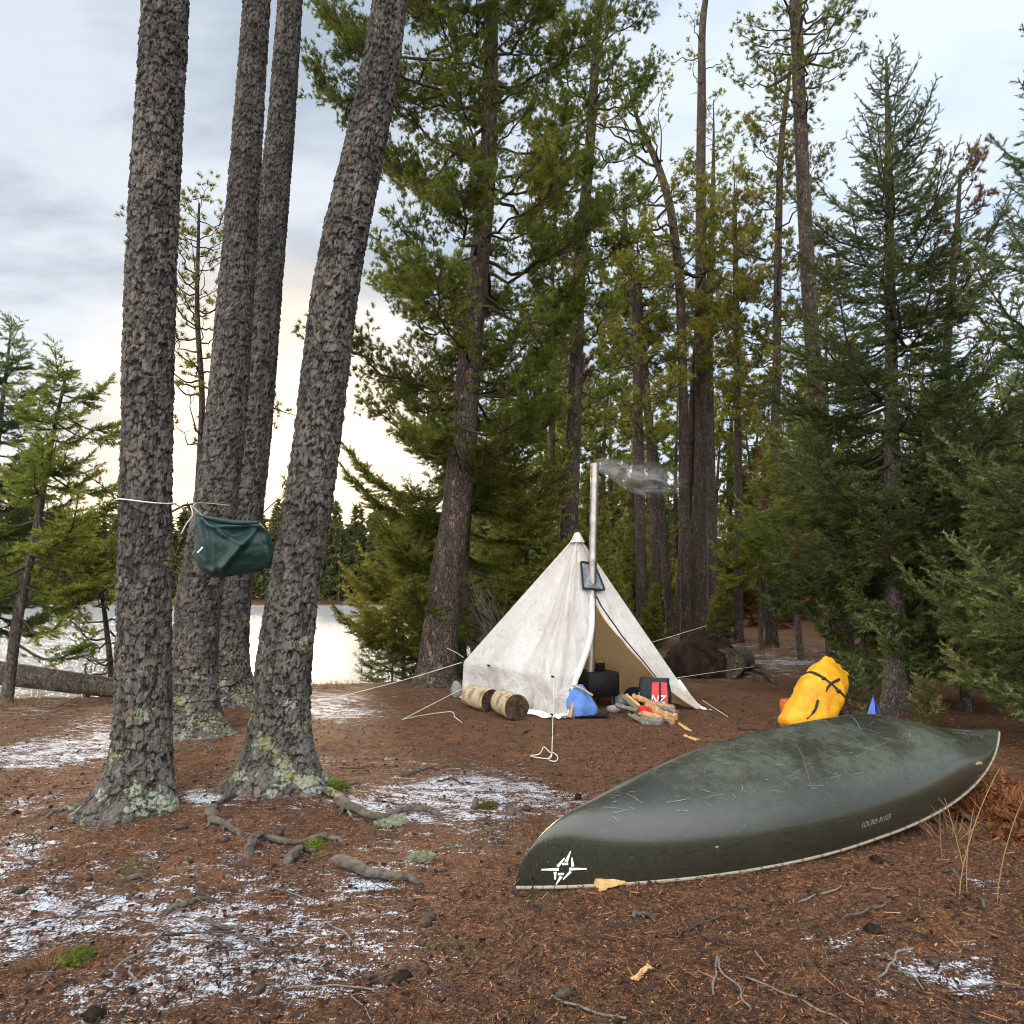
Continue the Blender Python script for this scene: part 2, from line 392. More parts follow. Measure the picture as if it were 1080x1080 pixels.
def ground_mat():
    m, nt = mat('forest_floor'); t = NT(nt); co = t.coord('Object')
    sa = t.attr('snow')
    big = t.noise(co, .9, 3., .5); mid = t.noise(co, 6., 5., .6)
    s1 = t.mapping(co, (1, 2.2, 1), (0, 0, .35)); s2 = t.mapping(co, (2.3, 1, 1), (0, 0, -.5))
    f1 = t.noise(s1, 46., 5., .7, .6); f2 = t.noise(s2, 60., 5., .7, .6)
    chips = t.n('ShaderNodeSeparateColor', Color=t.voro(s1, 70., 'F1', 'Color')); chips2 = t.n('ShaderNodeSeparateColor', Color=t.voro(s2, 95., 'F1', 'Color'))
    c = t.mix(t.ramp(big, .35, .65), (.120, .052, .024), (.185, .082, .036))
    c = t.mix(t.ramp(mid, .42, .62), c, (.072, .034, .017))
    c = t.mix(t.math('MULTIPLY', t.ramp(t.noise(co, 19., 5., .7), .45, .65), .7), c, (.034, .020, .014))
    c = t.mix(t.math('MULTIPLY', t.ramp(chips.outputs[0], .55, .95), .75), c, (.27, .115, .045))
    c = t.mix(t.math('MULTIPLY', t.ramp(chips2.outputs[1], .6, .98), .8), c, (.018, .012, .009))
    c = t.mix(t.math('MULTIPLY', t.ramp(f1, .52, .75), .65), c, (.32, .17, .08))
    c = t.mix(t.math('MULTIPLY', t.ramp(f2, .55, .35), .8), c, (.020, .013, .010))
    g = t.math('MULTIPLY', t.ramp(t.noise(co, 2.1, 4., .6), .57, .68), .6)
    c = t.mix(g, c, (.060, .058, .022))
    c = t.mix(t.math('MULTIPLY', t.attr('shore'), .75), c, t.mix(f1, (.10, .062, .03), (.20, .13, .06)))
    # snow grains: streaky, broken by litter
    sv = t.mapping(co, (1, 2.1, 1), (0, 0, .3))
    n = t.math('ADD', t.math('MULTIPLY', t.noise(sv, 5., 3., .5), .40), t.math('MULTIPLY', t.noise(sv, 19., 6., .74, .3), .62))
    n = t.math('ADD', n, t.math('ADD', t.math('MULTIPLY', t.math('SUBTRACT', f2, .5), .42), t.math('MULTIPLY', t.math('SUBTRACT', t.noise(co, 75., 3., .6), .5), .34)))
    k = t.math('SUBTRACT', t.math('ADD', n, t.math('MULTIPLY', sa, .235)), .728)
    sm = t.ramp(k, 0., .035)
    sm = t.math('MULTIPLY', sm, t.math('SUBTRACT', 1., t.math('MULTIPLY', t.ramp(chips2.outputs[0], .72, .8), t.ramp(k, .2, .05))))
    c = t.mix(sm, c, t.mix(f1, (.50, .54, .62), (.72, .76, .83)))
    h = t.math('ADD', t.math('ADD', t.math('MULTIPLY', f1, .6), t.math('MULTIPLY', chips.outputs[1], .35)), t.math('ADD', t.math('MULTIPLY', f2, .4), t.math('MULTIPLY', sm, .35)))
    b = t.bump(h, 1., .022, t.bump(mid, .5, .05))
    t.out(t.bsdf(c, t.math('SUBTRACT', .92, t.math('MULTIPLY', sm, .3)), .2, b))
    return m
M['ground'] = ground_mat()
tag(ga.build('forest_ground', M['ground']), 'brown needle-covered forest floor with thin patches of snow', 'ground', None, 'structure')

# ------------------------------------------------------------------ lake
wx = np.concatenate([-geo(2, 450, 300, 40)[::-1], [0, 4, 9, 14]]); wy = np.concatenate([np.linspace(9, 40, 40), np.linspace(42, 112, 30)])
WX, WY = np.meshgrid(wx, wy)
wa = Acc(); wa.add(np.stack([WX.ravel(), WY.ravel(), np.full(WX.size, -.75)], 1), grid_faces(len(wy), len(wx)))
m, nt = mat('lake_water'); t = NT(nt); co = t.coord('Object')
wv = t.mapping(co, (.8, 2.2, 1), (0, 0, .12))
h = t.math('ADD', t.noise(wv, 1.2, 3., .55, .5), t.math('MULTIPLY', t.noise(t.mapping(co, (1., 2.6, 1), (0, 0, -.2)), 5., 4., .6), .45))
wb = t.bump(h, 1., .8)
gl = t.n('ShaderNodeBsdfGlossy', Color=(.92, .92, .9, 1), Roughness=.12, Normal=wb).outputs[0]
t.out(t.n('ShaderNodeMixShader', i0=.32, i1=t.bsdf((.03, .033, .03), .17, 1., wb), i2=gl).outputs[0])
tag(wa.build('lake_water', m), 'bright rippled lake reflecting the evening sky', 'lake', None, 'structure')

# ------------------------------------------------------------------ needle litter near the camera
def scatter(n, ylo, yhi, xlo=-150, xhi=1230, seed=1):
    r = np.random.default_rng(seed)
    px = r.uniform(xlo, xhi, n); py = r.uniform(ylo, yhi, n)
    xc, yc = (px - 540) / F_, (540 - py) / F_
    dy, dz = CP - yc * SP, SP + yc * CP
    tt = -H_ / dz
    return xc * tt, dy * tt, r
x, y, r = scatter(95000, 735, 1130)
keep = r.uniform(size=len(x)) > .75 * sstep(.35, .9, snow_amount(x, y))
x, y = x[keep], y[keep]; n = len(x)
z = terrain(x, y) + .006 + r.uniform(0, .010, n)
ang = r.uniform(0, np.pi, n) * .7 + .2 * r.normal(size=n); pit = r.normal(size=n) * .30
d = np.stack([np.cos(ang) * np.cos(pit), np.sin(ang) * np.cos(pit), np.sin(pit)], 1)
ln = r.uniform(.010, .028, n) * (.6 + y * .08); wd = r.uniform(.0008, .0022, n) * np.where(r.uniform(0, 1, n) > .95, 1.7, 1.) * (.55 + y * .16)
R_ = orient(d, r)
T = A_([[-1, 0, -.5], [1, 0, -.5], [.8, .6, .5], [-.8, .6, .5]])
V = np.stack([x, y, z], 1)[:, None] + (R_[:, None] @ (T[None] * np.stack([wd, wd, ln], 1)[:, None])[..., None])[..., 0]
x2, y2, r2 = scatter(9000, 745, 1130, seed=5); n2 = len(x2)
z2 = terrain(x2, y2) + .008 + r2.uniform(0, .01, n2); a2 = r2.uniform(0, np.pi, n2); p2 = r2.normal(size=n2) * .15
d2 = np.stack([np.cos(a2) * np.cos(p2), np.sin(a2) * np.cos(p2), np.sin(p2)], 1)
stk = r2.uniform(0, 1, n2) > .45
l2 = np.where(stk, r2.uniform(.03, .11, n2), r2.uniform(.012, .03, n2)); w2 = np.where(stk, r2.uniform(.0014, .003, n2), r2.uniform(.005, .011, n2))
V2 = np.stack([x2, y2, z2], 1)[:, None] + (orient(d2, r2)[:, None] @ (T[None] * np.stack([w2, w2, l2], 1)[:, None])[..., None])[..., 0]
la = Acc(); la.add(V2.reshape(-1, 3), np.arange(n2 * 4).reshape(-1, 4), 0, tint=np.repeat(np.where((r2.uniform(0, 1, n2) > .10) | ~stk, r2.uniform(0, .40, n2), r2.uniform(.85, .97, n2)), 4))
la.add(V.reshape(-1, 3), np.arange(n * 4).reshape(-1, 4), 0, tint=np.repeat(r.uniform(0, 1, n), 4))
m, nt = mat('litter'); t = NT(nt); ti = t.attr('tint')
c = t.mix(t.ramp(ti, .15, .95), (.026, .015, .011), (.21, .088, .036)); c = t.mix(t.ramp(ti, .93, .99), c, (.30, .19, .10))
t.out(t.bsdf(c, .85, .2))
M['litter'] = m
tag(la.build('needle_litter', m), 'loose dry pine needles and bark chips strewn over the ground', 'needle litter', None, 'stuff')

# ------------------------------------------------------------------ trees
def needle_cloud(n, L, W, lo, hi, seed, along=0.):
    """n thin needles fanning from a short axis along z"""
    r = np.random.default_rng(seed)
    a = r.uniform(0, 2 * np.pi, n); ph = np.radians(r.uniform(lo, hi, n))
    d = np.stack([np.cos(a) * np.sin(ph), np.sin(a) * np.sin(ph), np.cos(ph)], 1)
    b = np.stack([0 * a, 0 * a, r.uniform(0, along, n)], 1) if along else np.zeros((n, 3))
    l = L * r.uniform(.75, 1.15, n)[:, None]
    s = nrm(np.cross(d, r.normal(size=(n, 3)))) * W * .5
    V = np.stack([b - s * .55 + d * l * .05, b + s * .55 + d * l * .05, b + d * l * .55 + s, b + d * l], 1)   # slim leaf: 4 points, two faces
    F = np.concatenate([A_([[0, 1, 2]]) + 4 * np.arange(n)[:, None], A_([[0, 2, 3]]) + 4 * np.arange(n)[:, None]])
    return V.reshape(-1, 3), F
def needle_tri(n, L, W, lo, hi, seed, along=0.):
    r = np.random.default_rng(seed)
    a = np.arange(n) * 2.4 + r.uniform(0, .6, n); ph = np.radians(r.uniform(lo, hi, n))
    d = np.stack([np.cos(a) * np.sin(ph), np.sin(a) * np.sin(ph), np.cos(ph)], 1)
    b = np.stack([0 * a, 0 * a, np.linspace(0, along, n)], 1)
    l = L * r.uniform(.75, 1.15, n)[:, None]; s = nrm(np.cross(d, r.normal(size=(n, 3)))) * W * .5
    V = np.stack([b - s, b + s, b + d * l], 1)
    return V.reshape(-1, 3), np.arange(n * 3).reshape(-1, 3)
TUFT = {k: [needle_tri(nn, L, W, 5, 80, 50 + i, .045) for i in range(3)] for k, (nn, L, W) in
        {'fine': (17, .078, .0115), 'mid': (14, .10, .0175), 'far': (9, .19, .05)}.items()}
TWIG = {k: [needle_tri(nn, L, W, 28, 62, 80 + i, al) for i in range(3)] for k, (nn, L, W, al) in
        {'fine': (16, .036, .010, .085), 'mid': (13, .056, .017, .12), 'far': (9, .13, .045, .24)}.items()}

def pine_crown(acc, path, trad, ztop, rng, z0, nbr, Lprof, kind='fine', rise=.15, sub=11, den=1., az=None, gap=.25, size=1., bare=.25, brad=1.):
    """limbs with forked twigs ending in needle tufts, carried by the trunk path(z)"""
    pos, dirs, tin = [], [], []
    zs = z0 + (ztop - z0) * (np.arange(nbr) + rng.uniform(0, 1, nbr)) / nbr
    ga_ = rng.uniform(0, 6.28)
    for i, z in enumerate(zs):
        if rng.uniform() < gap * .4: continue
        L = Lprof(z) * rng.uniform(.55, 1.12)
        if L < .12: continue
        a = ga_ + i * 2.4 + rng.normal() * .5 if az is None else az(rng)
        f = (z - z0) / (ztop - z0 + 1e-6)
        up = rise + .38 * f ** 2 + rng.normal() * .16
        c = path(z); s = np.linspace(0, 1, 9)
        hd = A_([math.cos(a), math.sin(a), 0]); sd = A_([-math.sin(a), math.cos(a), 0])
        wig = np.cumsum(rng.normal(size=9)) * .055 * L; wig2 = np.cumsum(rng.normal(size=9)) * .045 * L
        pts = c + np.outer(s * L, hd) + np.outer(wig, sd) + np.outer((up * s - .12 * np.sin(s * np.pi) + .14 * s ** 3) * L + wig2, A_([0, 0, 1.]))
        r0 = min(trad(z) * .36, .008 + .012 * L) * brad
        tubes(acc, pts[None], (r0 * (1 - s * .85) + .002)[None], 5, 1, tint=0.)
        ns = max(3, int(sub * L * den * rng.uniform(.75, 1.25)))
        ss = bare + (1 - bare) * np.sqrt(rng.uniform(0, 1, ns)); ss[0] = 1.
        sp, sr = [], []
        lit = rng.uniform(.15, .75)
        for q in ss:
            j = min(7, int(q * 8)); b0 = pts[j] + (pts[j + 1] - pts[j]) * (q * 8 - j)
            td = nrm(pts[j + 1] - pts[j])
            sgn = rng.choice([-1, 1])
            dd = nrm(td * rng.uniform(.5, 1.) + sd * sgn * rng.uniform(.3, 1.2) + A_([0, 0, rng.uniform(-.35, .55)]))
            l = L * rng.uniform(.14, .38) * (1.15 - .55 * q) + .10
            u = np.linspace(0, 1, 4)
            pp = b0 + np.outer(u * l, dd) + np.outer(u ** 2 * l * .3, A_([0, 0, 1])) + rng.normal(size=(4, 3)) * .03 * l
            pp[0] = b0
            sp.append(pp); sr.append((.0045 + .004 * l) * (1 - .7 * u))
            nt_ = max(2, int(l / .10 * den)); cl_ = 2
            v = rng.uniform(.3, 1.0, nt_); v[0] = 1.
            k = np.clip((v * 3).astype(int), 0, 2); fr = (v * 3 - k)[:, None]
            cc = pp[k] * (1 - fr) + pp[np.minimum(k + 1, 3)] * fr + rng.normal(size=(nt_, 3)) * .05 * size
            nt_ *= cl_
            pos.append(np.repeat(cc, cl_, 0) + rng.normal(size=(nt_, 3)) * .020 * size)
            dirs.append(nrm(dd[None] * .55 + rng.normal(size=(nt_, 3)) * .55 + A_([0, 0, .45])))
            tin.append(np.clip(lit + rng.normal() * .1 + rng.normal(size=nt_) * .16, 0, 1))
        tubes(acc, A_(sp), A_(sr), 3, 1, tint=0.)
    pos, dirs, tin = np.concatenate(pos), np.concatenate(dirs), np.concatenate(tin)
    R = orient(dirs, rng); which = rng.integers(0, 3, len(pos))
    for w in range(3):
        k = which == w
        stamp(acc, *TUFT[kind][w], pos[k], R[k], size * rng.uniform(.8, 1.2, k.sum()), 0, tin[k])

def spruce_crown(acc, path, trad, ztop, rng, z0, nbr, Lprof, kind='fine', angle=lambda f: -.25 + .65 * f ** 1.5, den=1., az=None, inner=.15, size=1., tipup=.35, hang=.1, spacing=.055):
    """whorled boughs with herringbone twigs clothed in short needles"""
    pos, dirs, tin = [], [], []
    zs = z0 + (ztop - z0) * ((np.arange(nbr) + rng.uniform(0, 1, nbr)) / nbr)
    g0 = rng.uniform(0, 6.28)
    step = .085 * size if kind == 'fine' else (.12 * size if kind == 'mid' else .24 * size)
    for i, z in enumerate(zs):
        L = Lprof(z) * rng.uniform(.6, 1.15)
        if L < .07: continue
        f = np.clip((z - zs[0]) / (ztop - zs[0]), 0, 1)
        a = g0 + i * 2.4 + rng.normal() * .35 if az is None else az(rng)
        an = angle(f) + rng.normal() * .10
        hd = A_([math.cos(a), math.sin(a), 0]); sd = A_([-math.sin(a), math.cos(a), 0]); up = A_([0, 0, 1.])
        s = np.linspace(0, 1, 9)
        pts = path(z) + np.outer(s * L * math.cos(an), hd) + np.outer(s * L * math.sin(an) + (tipup * s ** 2.6 - .14 * np.sin(np.pi * s)) * L, up) + np.outer(np.cumsum(rng.normal(size=9)) * .02 * L, sd)
        r0 = min(trad(z) * .4, .006 + .011 * L)
        tubes(acc, pts[None], (r0 * (1 - .85 * s) + .0015)[None], 5, 1, tint=0.)
        lit = rng.uniform(.15, .7)
        nt_ = max(4, int(L / spacing * den))
        q = inner + (1 - inner) * (np.arange(nt_) + rng.uniform(0, 1, nt_)) / nt_
        q = np.concatenate([q, q + .3 / nt_]); q = np.clip(q, 0, .995)
        sg = np.concatenate([np.ones(nt_), -np.ones(nt_)])
        j = np.minimum(7, (q * 8).astype(int)); fr = (q * 8 - j)[:, None]
        b0 = pts[j] * (1 - fr) + pts[j + 1] * fr; td = nrm(pts[j + 1] - pts[j])
        l = (L * .46 * (1 - q) ** .8 * np.minimum(1, (q / .3) ** .5) + .05 * size) * rng.uniform(.6, 1.2, len(q))
        l = np.minimum(l, .55)
        dd = nrm(td * .75 + sd[None] * sg[:, None] * .75 + up * rng.normal(.0, .22, (len(q), 1)) + rng.normal(size=(len(q), 3)) * .12)
        # the leader of the bough
        m = max(2, int(L * (1 - inner * .6) / step)); v = inner * .6 + (1 - inner * .6) * np.linspace(0, 1, m, endpoint=False)
        jj = np.minimum(7, (v * 8).astype(int)); ff = (v * 8 - jj)[:, None]
        pos.append(pts[jj] * (1 - ff) + pts[jj + 1] * ff); dirs.append(nrm(pts[jj + 1] - pts[jj] + rng.normal(size=(m, 3)) * .02)); tin.append(np.clip(lit + .35 * (v > .9) + rng.normal(size=m) * .1, 0, 1))
        ends = []
        for e in range(len(q)):
            m = max(1, int(round(l[e] / step)))
            v = np.arange(m) / m
            pp = b0[e] + np.outer(v * l[e], dd[e]) + np.outer(-hang * (v * l[e]) ** 1.2 + .18 * v ** 2 * l[e], up)
            pos.append(pp); dirs.append(nrm(dd[e] + rng.normal(size=(m, 3)) * .10))
            tt = np.clip(lit + rng.normal() * .12 + .3 * (v > .99 - 1.2 / m), 0, 1); tin.append(tt)
            if l[e] > .16 * size:                                  # side twigs of the twig
                k2 = int(l[e] / (.075 * size) * den)
                vv = rng.uniform(.25, .95, k2); sg2 = rng.choice([-1, 1], k2)
                sdir = nrm(np.cross(up, dd[e]))
                bb = b0[e] + np.outer(vv * l[e], dd[e])
                d2 = nrm(dd[e] * .8 + sdir * sg2[:, None] * .7 + rng.normal(size=(k2, 3)) * .2)
                mm = np.maximum(1, np.round(l[e] * .35 * (1.1 - vv) / step)).astype(int)
                for h in range(k2):
                    w = np.arange(mm[h])
                    pos.append(bb[h] + np.outer(w * step, d2[h])); dirs.append(np.repeat(d2[h][None], mm[h], 0)); tin.append(np.clip(tt[0] + .1 + rng.normal(size=mm[h]) * .1, 0, 1))
        u4 = np.linspace(0, 1, 3)
        big = l > .2
        if big.any():
            tw = b0[big][:, None] + dd[big][:, None] * (u4[None, :, None] * l[big][:, None, None] * .8)
            tubes(acc, tw, np.repeat((.0035 * (1 - .6 * u4))[None], big.sum(), 0), 3, 1, tint=0.)
    pos, dirs, tin = np.concatenate(pos), np.concatenate(dirs), np.concatenate(tin)
    R = orient(dirs, rng); which = rng.integers(0, 3, len(pos))
    for w in range(3):
        k = which == w
        stamp(acc, *TWIG[kind][w], pos[k], R[k], size * rng.uniform(.85, 1.15, k.sum()), 0, tin[k])

def trunk_acc(pts, rad, nth=20, nh=80, flare=(), seed=0, bark=0.0, cell=(.045, .085), lump=.04, sink=.18):
    """a round trunk along pts with root flare; bark > 0 raises scaly plates of that depth"""
    pts = smooth_path(pts, 60); rad = np.interp(np.linspace(0, 1, 60), np.linspace(0, 1, len(rad)), rad)
    s = np.concatenate([[0], np.cumsum(np.linalg.norm(np.diff(pts, axis=0), axis=1))])
    if np.isscalar(nh): hs = np.linspace(0, s[-1], nh)
    else: hs = np.concatenate([np.linspace(a, min(b, s[-1]), k, endpoint=False) for (a, b, k) in nh] + [[s[-1]]])
    C = np.stack([np.interp(hs, s, pts[:, k]) for k in range(3)], 1); R = np.interp(hs, s, rad)
    T = nrm(np.gradient(C, axis=0))
    ex = nrm(A_([1., 0, 0]) - T * T[:, :1]); ey = np.cross(T, ex)
    th = np.arange(nth) * 2 * np.pi / nth
    HH, TH = np.meshgrid(hs, th, indexing='ij'); RR = np.repeat(R[:, None], nth, 1)
    fl = np.zeros_like(HH)
    for (t0, amp, kap, hgt) in flare:
        fl += amp * np.exp(kap * (np.cos(TH - t0) - 1)) * np.exp(-np.maximum(HH - sink, 0) / hgt)
    q = np.stack([np.cos(TH).ravel() * .5, np.sin(TH).ravel() * .5, HH.ravel() * .8 + seed * 7.3], 1)
    RR = RR * (1 + fl + lump * fbm(q * 3, 3, seed).reshape(HH.shape))
    att = {}
    if bark > 0:
        nu = int(round(2 * np.pi * R.mean() / cell[0]))
        q2 = np.stack([np.cos(TH).ravel() * R.mean(), np.sin(TH).ravel() * R.mean(), HH.ravel()], 1)
        w1 = fbm(q2 * 16, 3, seed + 3).reshape(HH.shape); w2 = fbm(q2 * 16 + 40, 3, seed + 5).reshape(HH.shape)
        u = (TH / (2 * np.pi) * nu + w1 * 1.25); v = HH / cell[1] + w2 * .8
        iu, iv = np.floor(u).astype(int), np.floor(v).astype(int)
        F1 = np.full(HH.shape, 9.); F2 = np.full(HH.shape, 9.); ID = np.zeros(HH.shape); DV = np.zeros(HH.shape)
        for du in (-1, 0, 1):
            for dv in (-1, 0, 1):
                cu, cv = iu + du, iv + dv; cw = np.mod(cu, nu)
                jx = _hash(cw, cv, cw * 0, seed + 1); jy = _hash(cw, cv, cw * 0, seed + 2)
                ddx, ddy = cu + .1 + .8 * jx - u, cv + .1 + .8 * jy - v
                D = np.hypot(ddx, ddy); idv = _hash(cw, cv, cw * 0, seed + 4)
                new = D < F1
                F2 = np.where(new, F1, np.minimum(F2, D)); ID = np.where(new, idv, ID); DV = np.where(new, ddy, DV); F1 = np.where(new, D, F1)
        edge = sstep(.0, .22, F2 - F1)
        fine = fbm(q2 * 55, 3, seed + 8).reshape(HH.shape)
        dp = _hash(cw * 0 + np.floor(ID * 999).astype(int), cw * 0, cw * 0, seed + 6)
        edge = 1 - (1 - edge) * sstep(.25, .8, dp)
        rdg = 1 - np.abs(fbm(q2 * A_([26, 26, 7]), 2, seed + 11).reshape(HH.shape)) * 2.4
        h = ID * .55 + np.clip(DV, -.6, .6) * .9 + .45 * fine - .55 * (1 - edge) - .35 * sstep(.75, 1., rdg) - .25
        edge = edge * (1 - .8 * sstep(.8, 1., rdg)) * sstep(-.75, -.1, h)
        RR = RR + bark * h
        att = dict(plate=ID.ravel(), crev=edge.ravel())
    V = C[:, None] + RR[..., None] * (np.cos(TH)[..., None] * ex[:, None] + np.sin(TH)[..., None] * ey[:, None])
    a = Acc(); a.add(V.reshape(-1, 3), grid_faces(len(hs), nth, True), 0, **att)
    top = V[-1]; a.add(np.vstack([top, C[-1:]]), A_([(i, (i + 1) % nth, nth) for i in range(nth)]), 0)
    zz = C[:, 2]
    path = lambda z: A_([np.interp(z, zz, C[:, 0]), np.interp(z, zz, C[:, 1]), z])
    trad = lambda z: float(np.interp(z, zz, R))
    return a, path, trad, float(zz[-1])

def px_trunk(pix, Y, zend=None, rend=.03, base=None, lean=0.):
    """centre line and radii of a trunk seen as (pixel x, pixel y, pixel width) from the base up, standing Y metres off"""
    b = G(pix[0][0], pix[0][1]) if base is None else A_(base)
    Y0 = b[1] if Y is None else Y
    pts, rad = [], []
    for i, (px, py, w) in enumerate(pix):
        p = P(px, py, Y0 + lean * i)
        pts.append(p); rad.append(w / 2 / F_ * (Y0 * CP + (p[2] - H_) * SP))
    z0 = float(terrain(pts[0][0], pts[0][1])[0])
    base_pt = A_([pts[0][0], pts[0][1], z0])
    if abs(pts[0][2] - z0) > .08:
        if pts[0][2] > z0: pts.insert(0, A_([pts[0][0] + (pts[0][0] - pts[1][0]) * min(1., (pts[0][2] - z0) / max(.3, pts[1][2] - pts[0][2])), pts[0][1], z0])); rad.insert(0, rad[0] * 1.08)
        else: pts[0] = A_([pts[0][0], pts[0][1], z0])
    base_pt = pts[0].copy(); base_pt[2] = z0
    pts[0] = base_pt - A_([0, 0, .18])
    if zend and zend > pts[-1][2] + .5:
        d = nrm(pts[-1] - pts[-2]); k = (zend - pts[-1][2])
        e = pts[-1] + d / max(.3, d[2]) * k; e[2] = zend
        e[:2] = pts[-1][:2] + (e[:2] - pts[-1][:2]) * .6
        m_ = (pts[-1] + e) / 2; m_[:2] = pts[-1][:2] + (e[:2] - pts[-1][:2]) * .6
        pts += [m_, e]; rad += [(rad[-1] + rend) / 2, rend]
    # radii spread evenly over arc length
    s = np.concatenate([[0], np.cumsum(np.linalg.norm(np.diff(A_(pts), axis=0), axis=1))]); s /= s[-1]
    return A_(pts), np.interp(np.linspace(0, 1, 24), s, rad), base_pt
FOL = {'pine': 'pine_needles', 'olive': 'olive_needles', 'spruce': 'spruce_needles', 'lit': 'lit_needles', 'dead': 'dead_needles', 'rust': 'rust_needles'}
def tree(name, label, cat, group, pts, rad, base, bark='bark_mid', crown=None, fol='pine', seed=0, nth=20, nh=90, flare=None, relief=0., cell=(.05, .09), stubs=0, sink=.18):
    rng = np.random.default_rng(seed + 100)
    root = empty(name, base, label, cat, group)
    if flare is None: flare = [(rng.uniform(0, 6.28), rng.uniform(.15, .35), 2.5, .22) for _ in range(5)]
    a, path, trad, ztop = trunk_acc(pts, rad, nth, nh, flare, seed, relief, cell, sink=sink)
    if stubs:                                                     # dead snapped branch stubs up the stem
        sp, sr = [], []
        for _ in range(stubs):
            z = rng.uniform(base[2] + .9, ztop * .8); an = rng.uniform(0, 6.28); l = rng.uniform(.12, .6)
            d = A_([math.cos(an), math.sin(an), rng.uniform(-.3, .3)]); u = np.linspace(0, 1, 5)
            sp.append(path(z) + np.outer(trad(z) * .6 + u * l, d) + np.outer(-.12 * l * u ** 2, A_([0, 0, 1])) + rng.normal(size=(5, 3)) * .02 * u[:, None]); sr.append(.011 * (1 - .8 * u))
        tubes(a, A_(sp), A_(sr), 5, 0, plate=.3, crev=1.)
    a.build('trunk', M[bark], root)
    if crown is not None:
        c = Acc(); crown(c, path, trad, ztop, rng)
        c.build('crown', [M[FOL[fol]], M['branch_wood']], root)
    return root
def prof(*zl):
    zz, ll = [q[0] for q in zl], [q[1] for q in zl]
    return lambda z: float(np.interp(z, zz, ll))
def zpy(py, Y): return float(P(540, py, Y)[2])
PI = math.pi
# ---- the four big pines on the left; their crowns start above the picture
NEAR = [
 ('A', [(150, 850, 60), (151, 740, 57), (153, 600, 54), (154, 520, 52), (160, 270, 51), (175, 0, 47)], 11.5, [(3.35, 1.1, 5, .16), (-.35, .55, 5, .16), (-1.5, .5, 4, .12), (1.5, .5, 3, .2), (-2.3, .5, 6, .16)],
  'leftmost big scaly-barked pine, upright, rope tied round it', (180, 860)),
 ('B', [(205, 773, 52), (205, 700, 47), (209, 640, 46), (226, 540, 45), (252, 270, 36), (264, 100, 30), (271, 0, 28)], 13., [(-.45, 1.2, 5, .2), (3.6, .5, 4, .2), (-1.6, .4, 4, .15), (1.2, .5, 4, .2)],
  'big pine right behind the hanging green bag, leaning gently to the right', (130, 760)),
 ('C', [(240, 742, 50), (240, 690, 44), (244, 620, 43), (256, 540, 42), (283, 270, 34), (299, 100, 28), (306, 0, 26)], 14., [(-.3, 1., 5, .2), (3.3, .6, 4, .2), (-1.8, .4, 4, .15), (1.4, .5, 4, .2)],
  'rear pine of the close pair, standing nearest the lake', (124, 720)),
 ('D', [(298, 830, 64), (297, 740, 60), (307, 640, 55), (324, 540, 51), (360, 270, 49), (396, 100, 42), (412, 0, 37)], 11., [(3.5, .95, 5, .17), (-.55, .8, 6, .17), (.25, .55, 6, .16), (-1.6, .6, 4, .14), (1.7, .5, 4, .2), (-2.6, .5, 6, .2)],
  'big pine leaning strongly right, lichen-crusted foot spreading into bare roots', (180, 860)),
]
ROOTS = {}
crown_hi = None
for (k, pix, zend, flare, label, (nth, nh)) in NEAR:
    pts, rad, base = px_trunk(pix, None, zend, .05); rad = rad - .008
    rng = np.random.default_rng(ord(k))
    root = empty('pine_tree', base, label, 'tree', 'big pines on the left of the camp')
    a, path, trad, ztop = trunk_acc(pts, rad, nth, [(0, .9, 150), (.9, {'A': 6.4, 'D': 6.8, 'B': 8.6, 'C': 10.2}[k], nh - 150), ({'A': 6.4, 'D': 6.8, 'B': 8.6, 'C': 10.2}[k], 20, 40)], flare, ord(k), .0135 if k in 'AD' else .016, (.026, .072) if k in 'AD' else (.031, .085), .05)
    sp, sr = [], []
    stublist = {'C': [(3.9, -.2, .42), (5.0, 3.3, .25)], 'B': [(5.2, 2.8, .3), (2.2, 3.2, .2)], 'D': [(3.4, 3.0, .09), (3.0, .3, .07)], 'A': [(4.6, 3.1, .06), (3.7, 0.1, .06)]}[k]
    for (z, an, l) in stublist:
        d = A_([math.cos(an), math.sin(an) * .3, -.35]); u = np.linspace(0, 1, 5)
        sp.append(path(z) + np.outer(trad(z) * .8 + u * l, d) + rng.normal(size=(5, 3)) * .012 * u[:, None]); sr.append((.006 + .012 * l) * (1 - .75 * u))
    tubes(a, A_(sp), A_(sr), 5, 0, plate=.2, crev=1.)
    a.build('trunk', M['bark_near'], root)
    c = Acc(); zc = 8.2 if k in 'AD' else 10.9
    pine_crown(c, path, trad, ztop, rng, zc, 26, lambda z: 2.0 * (1 - .6 * (z - zc) / (ztop - zc)), 'mid', den=.75)
    c.build('crown', [M['pine_needles'], M['branch_wood']], root)
    ROOTS[k] = root

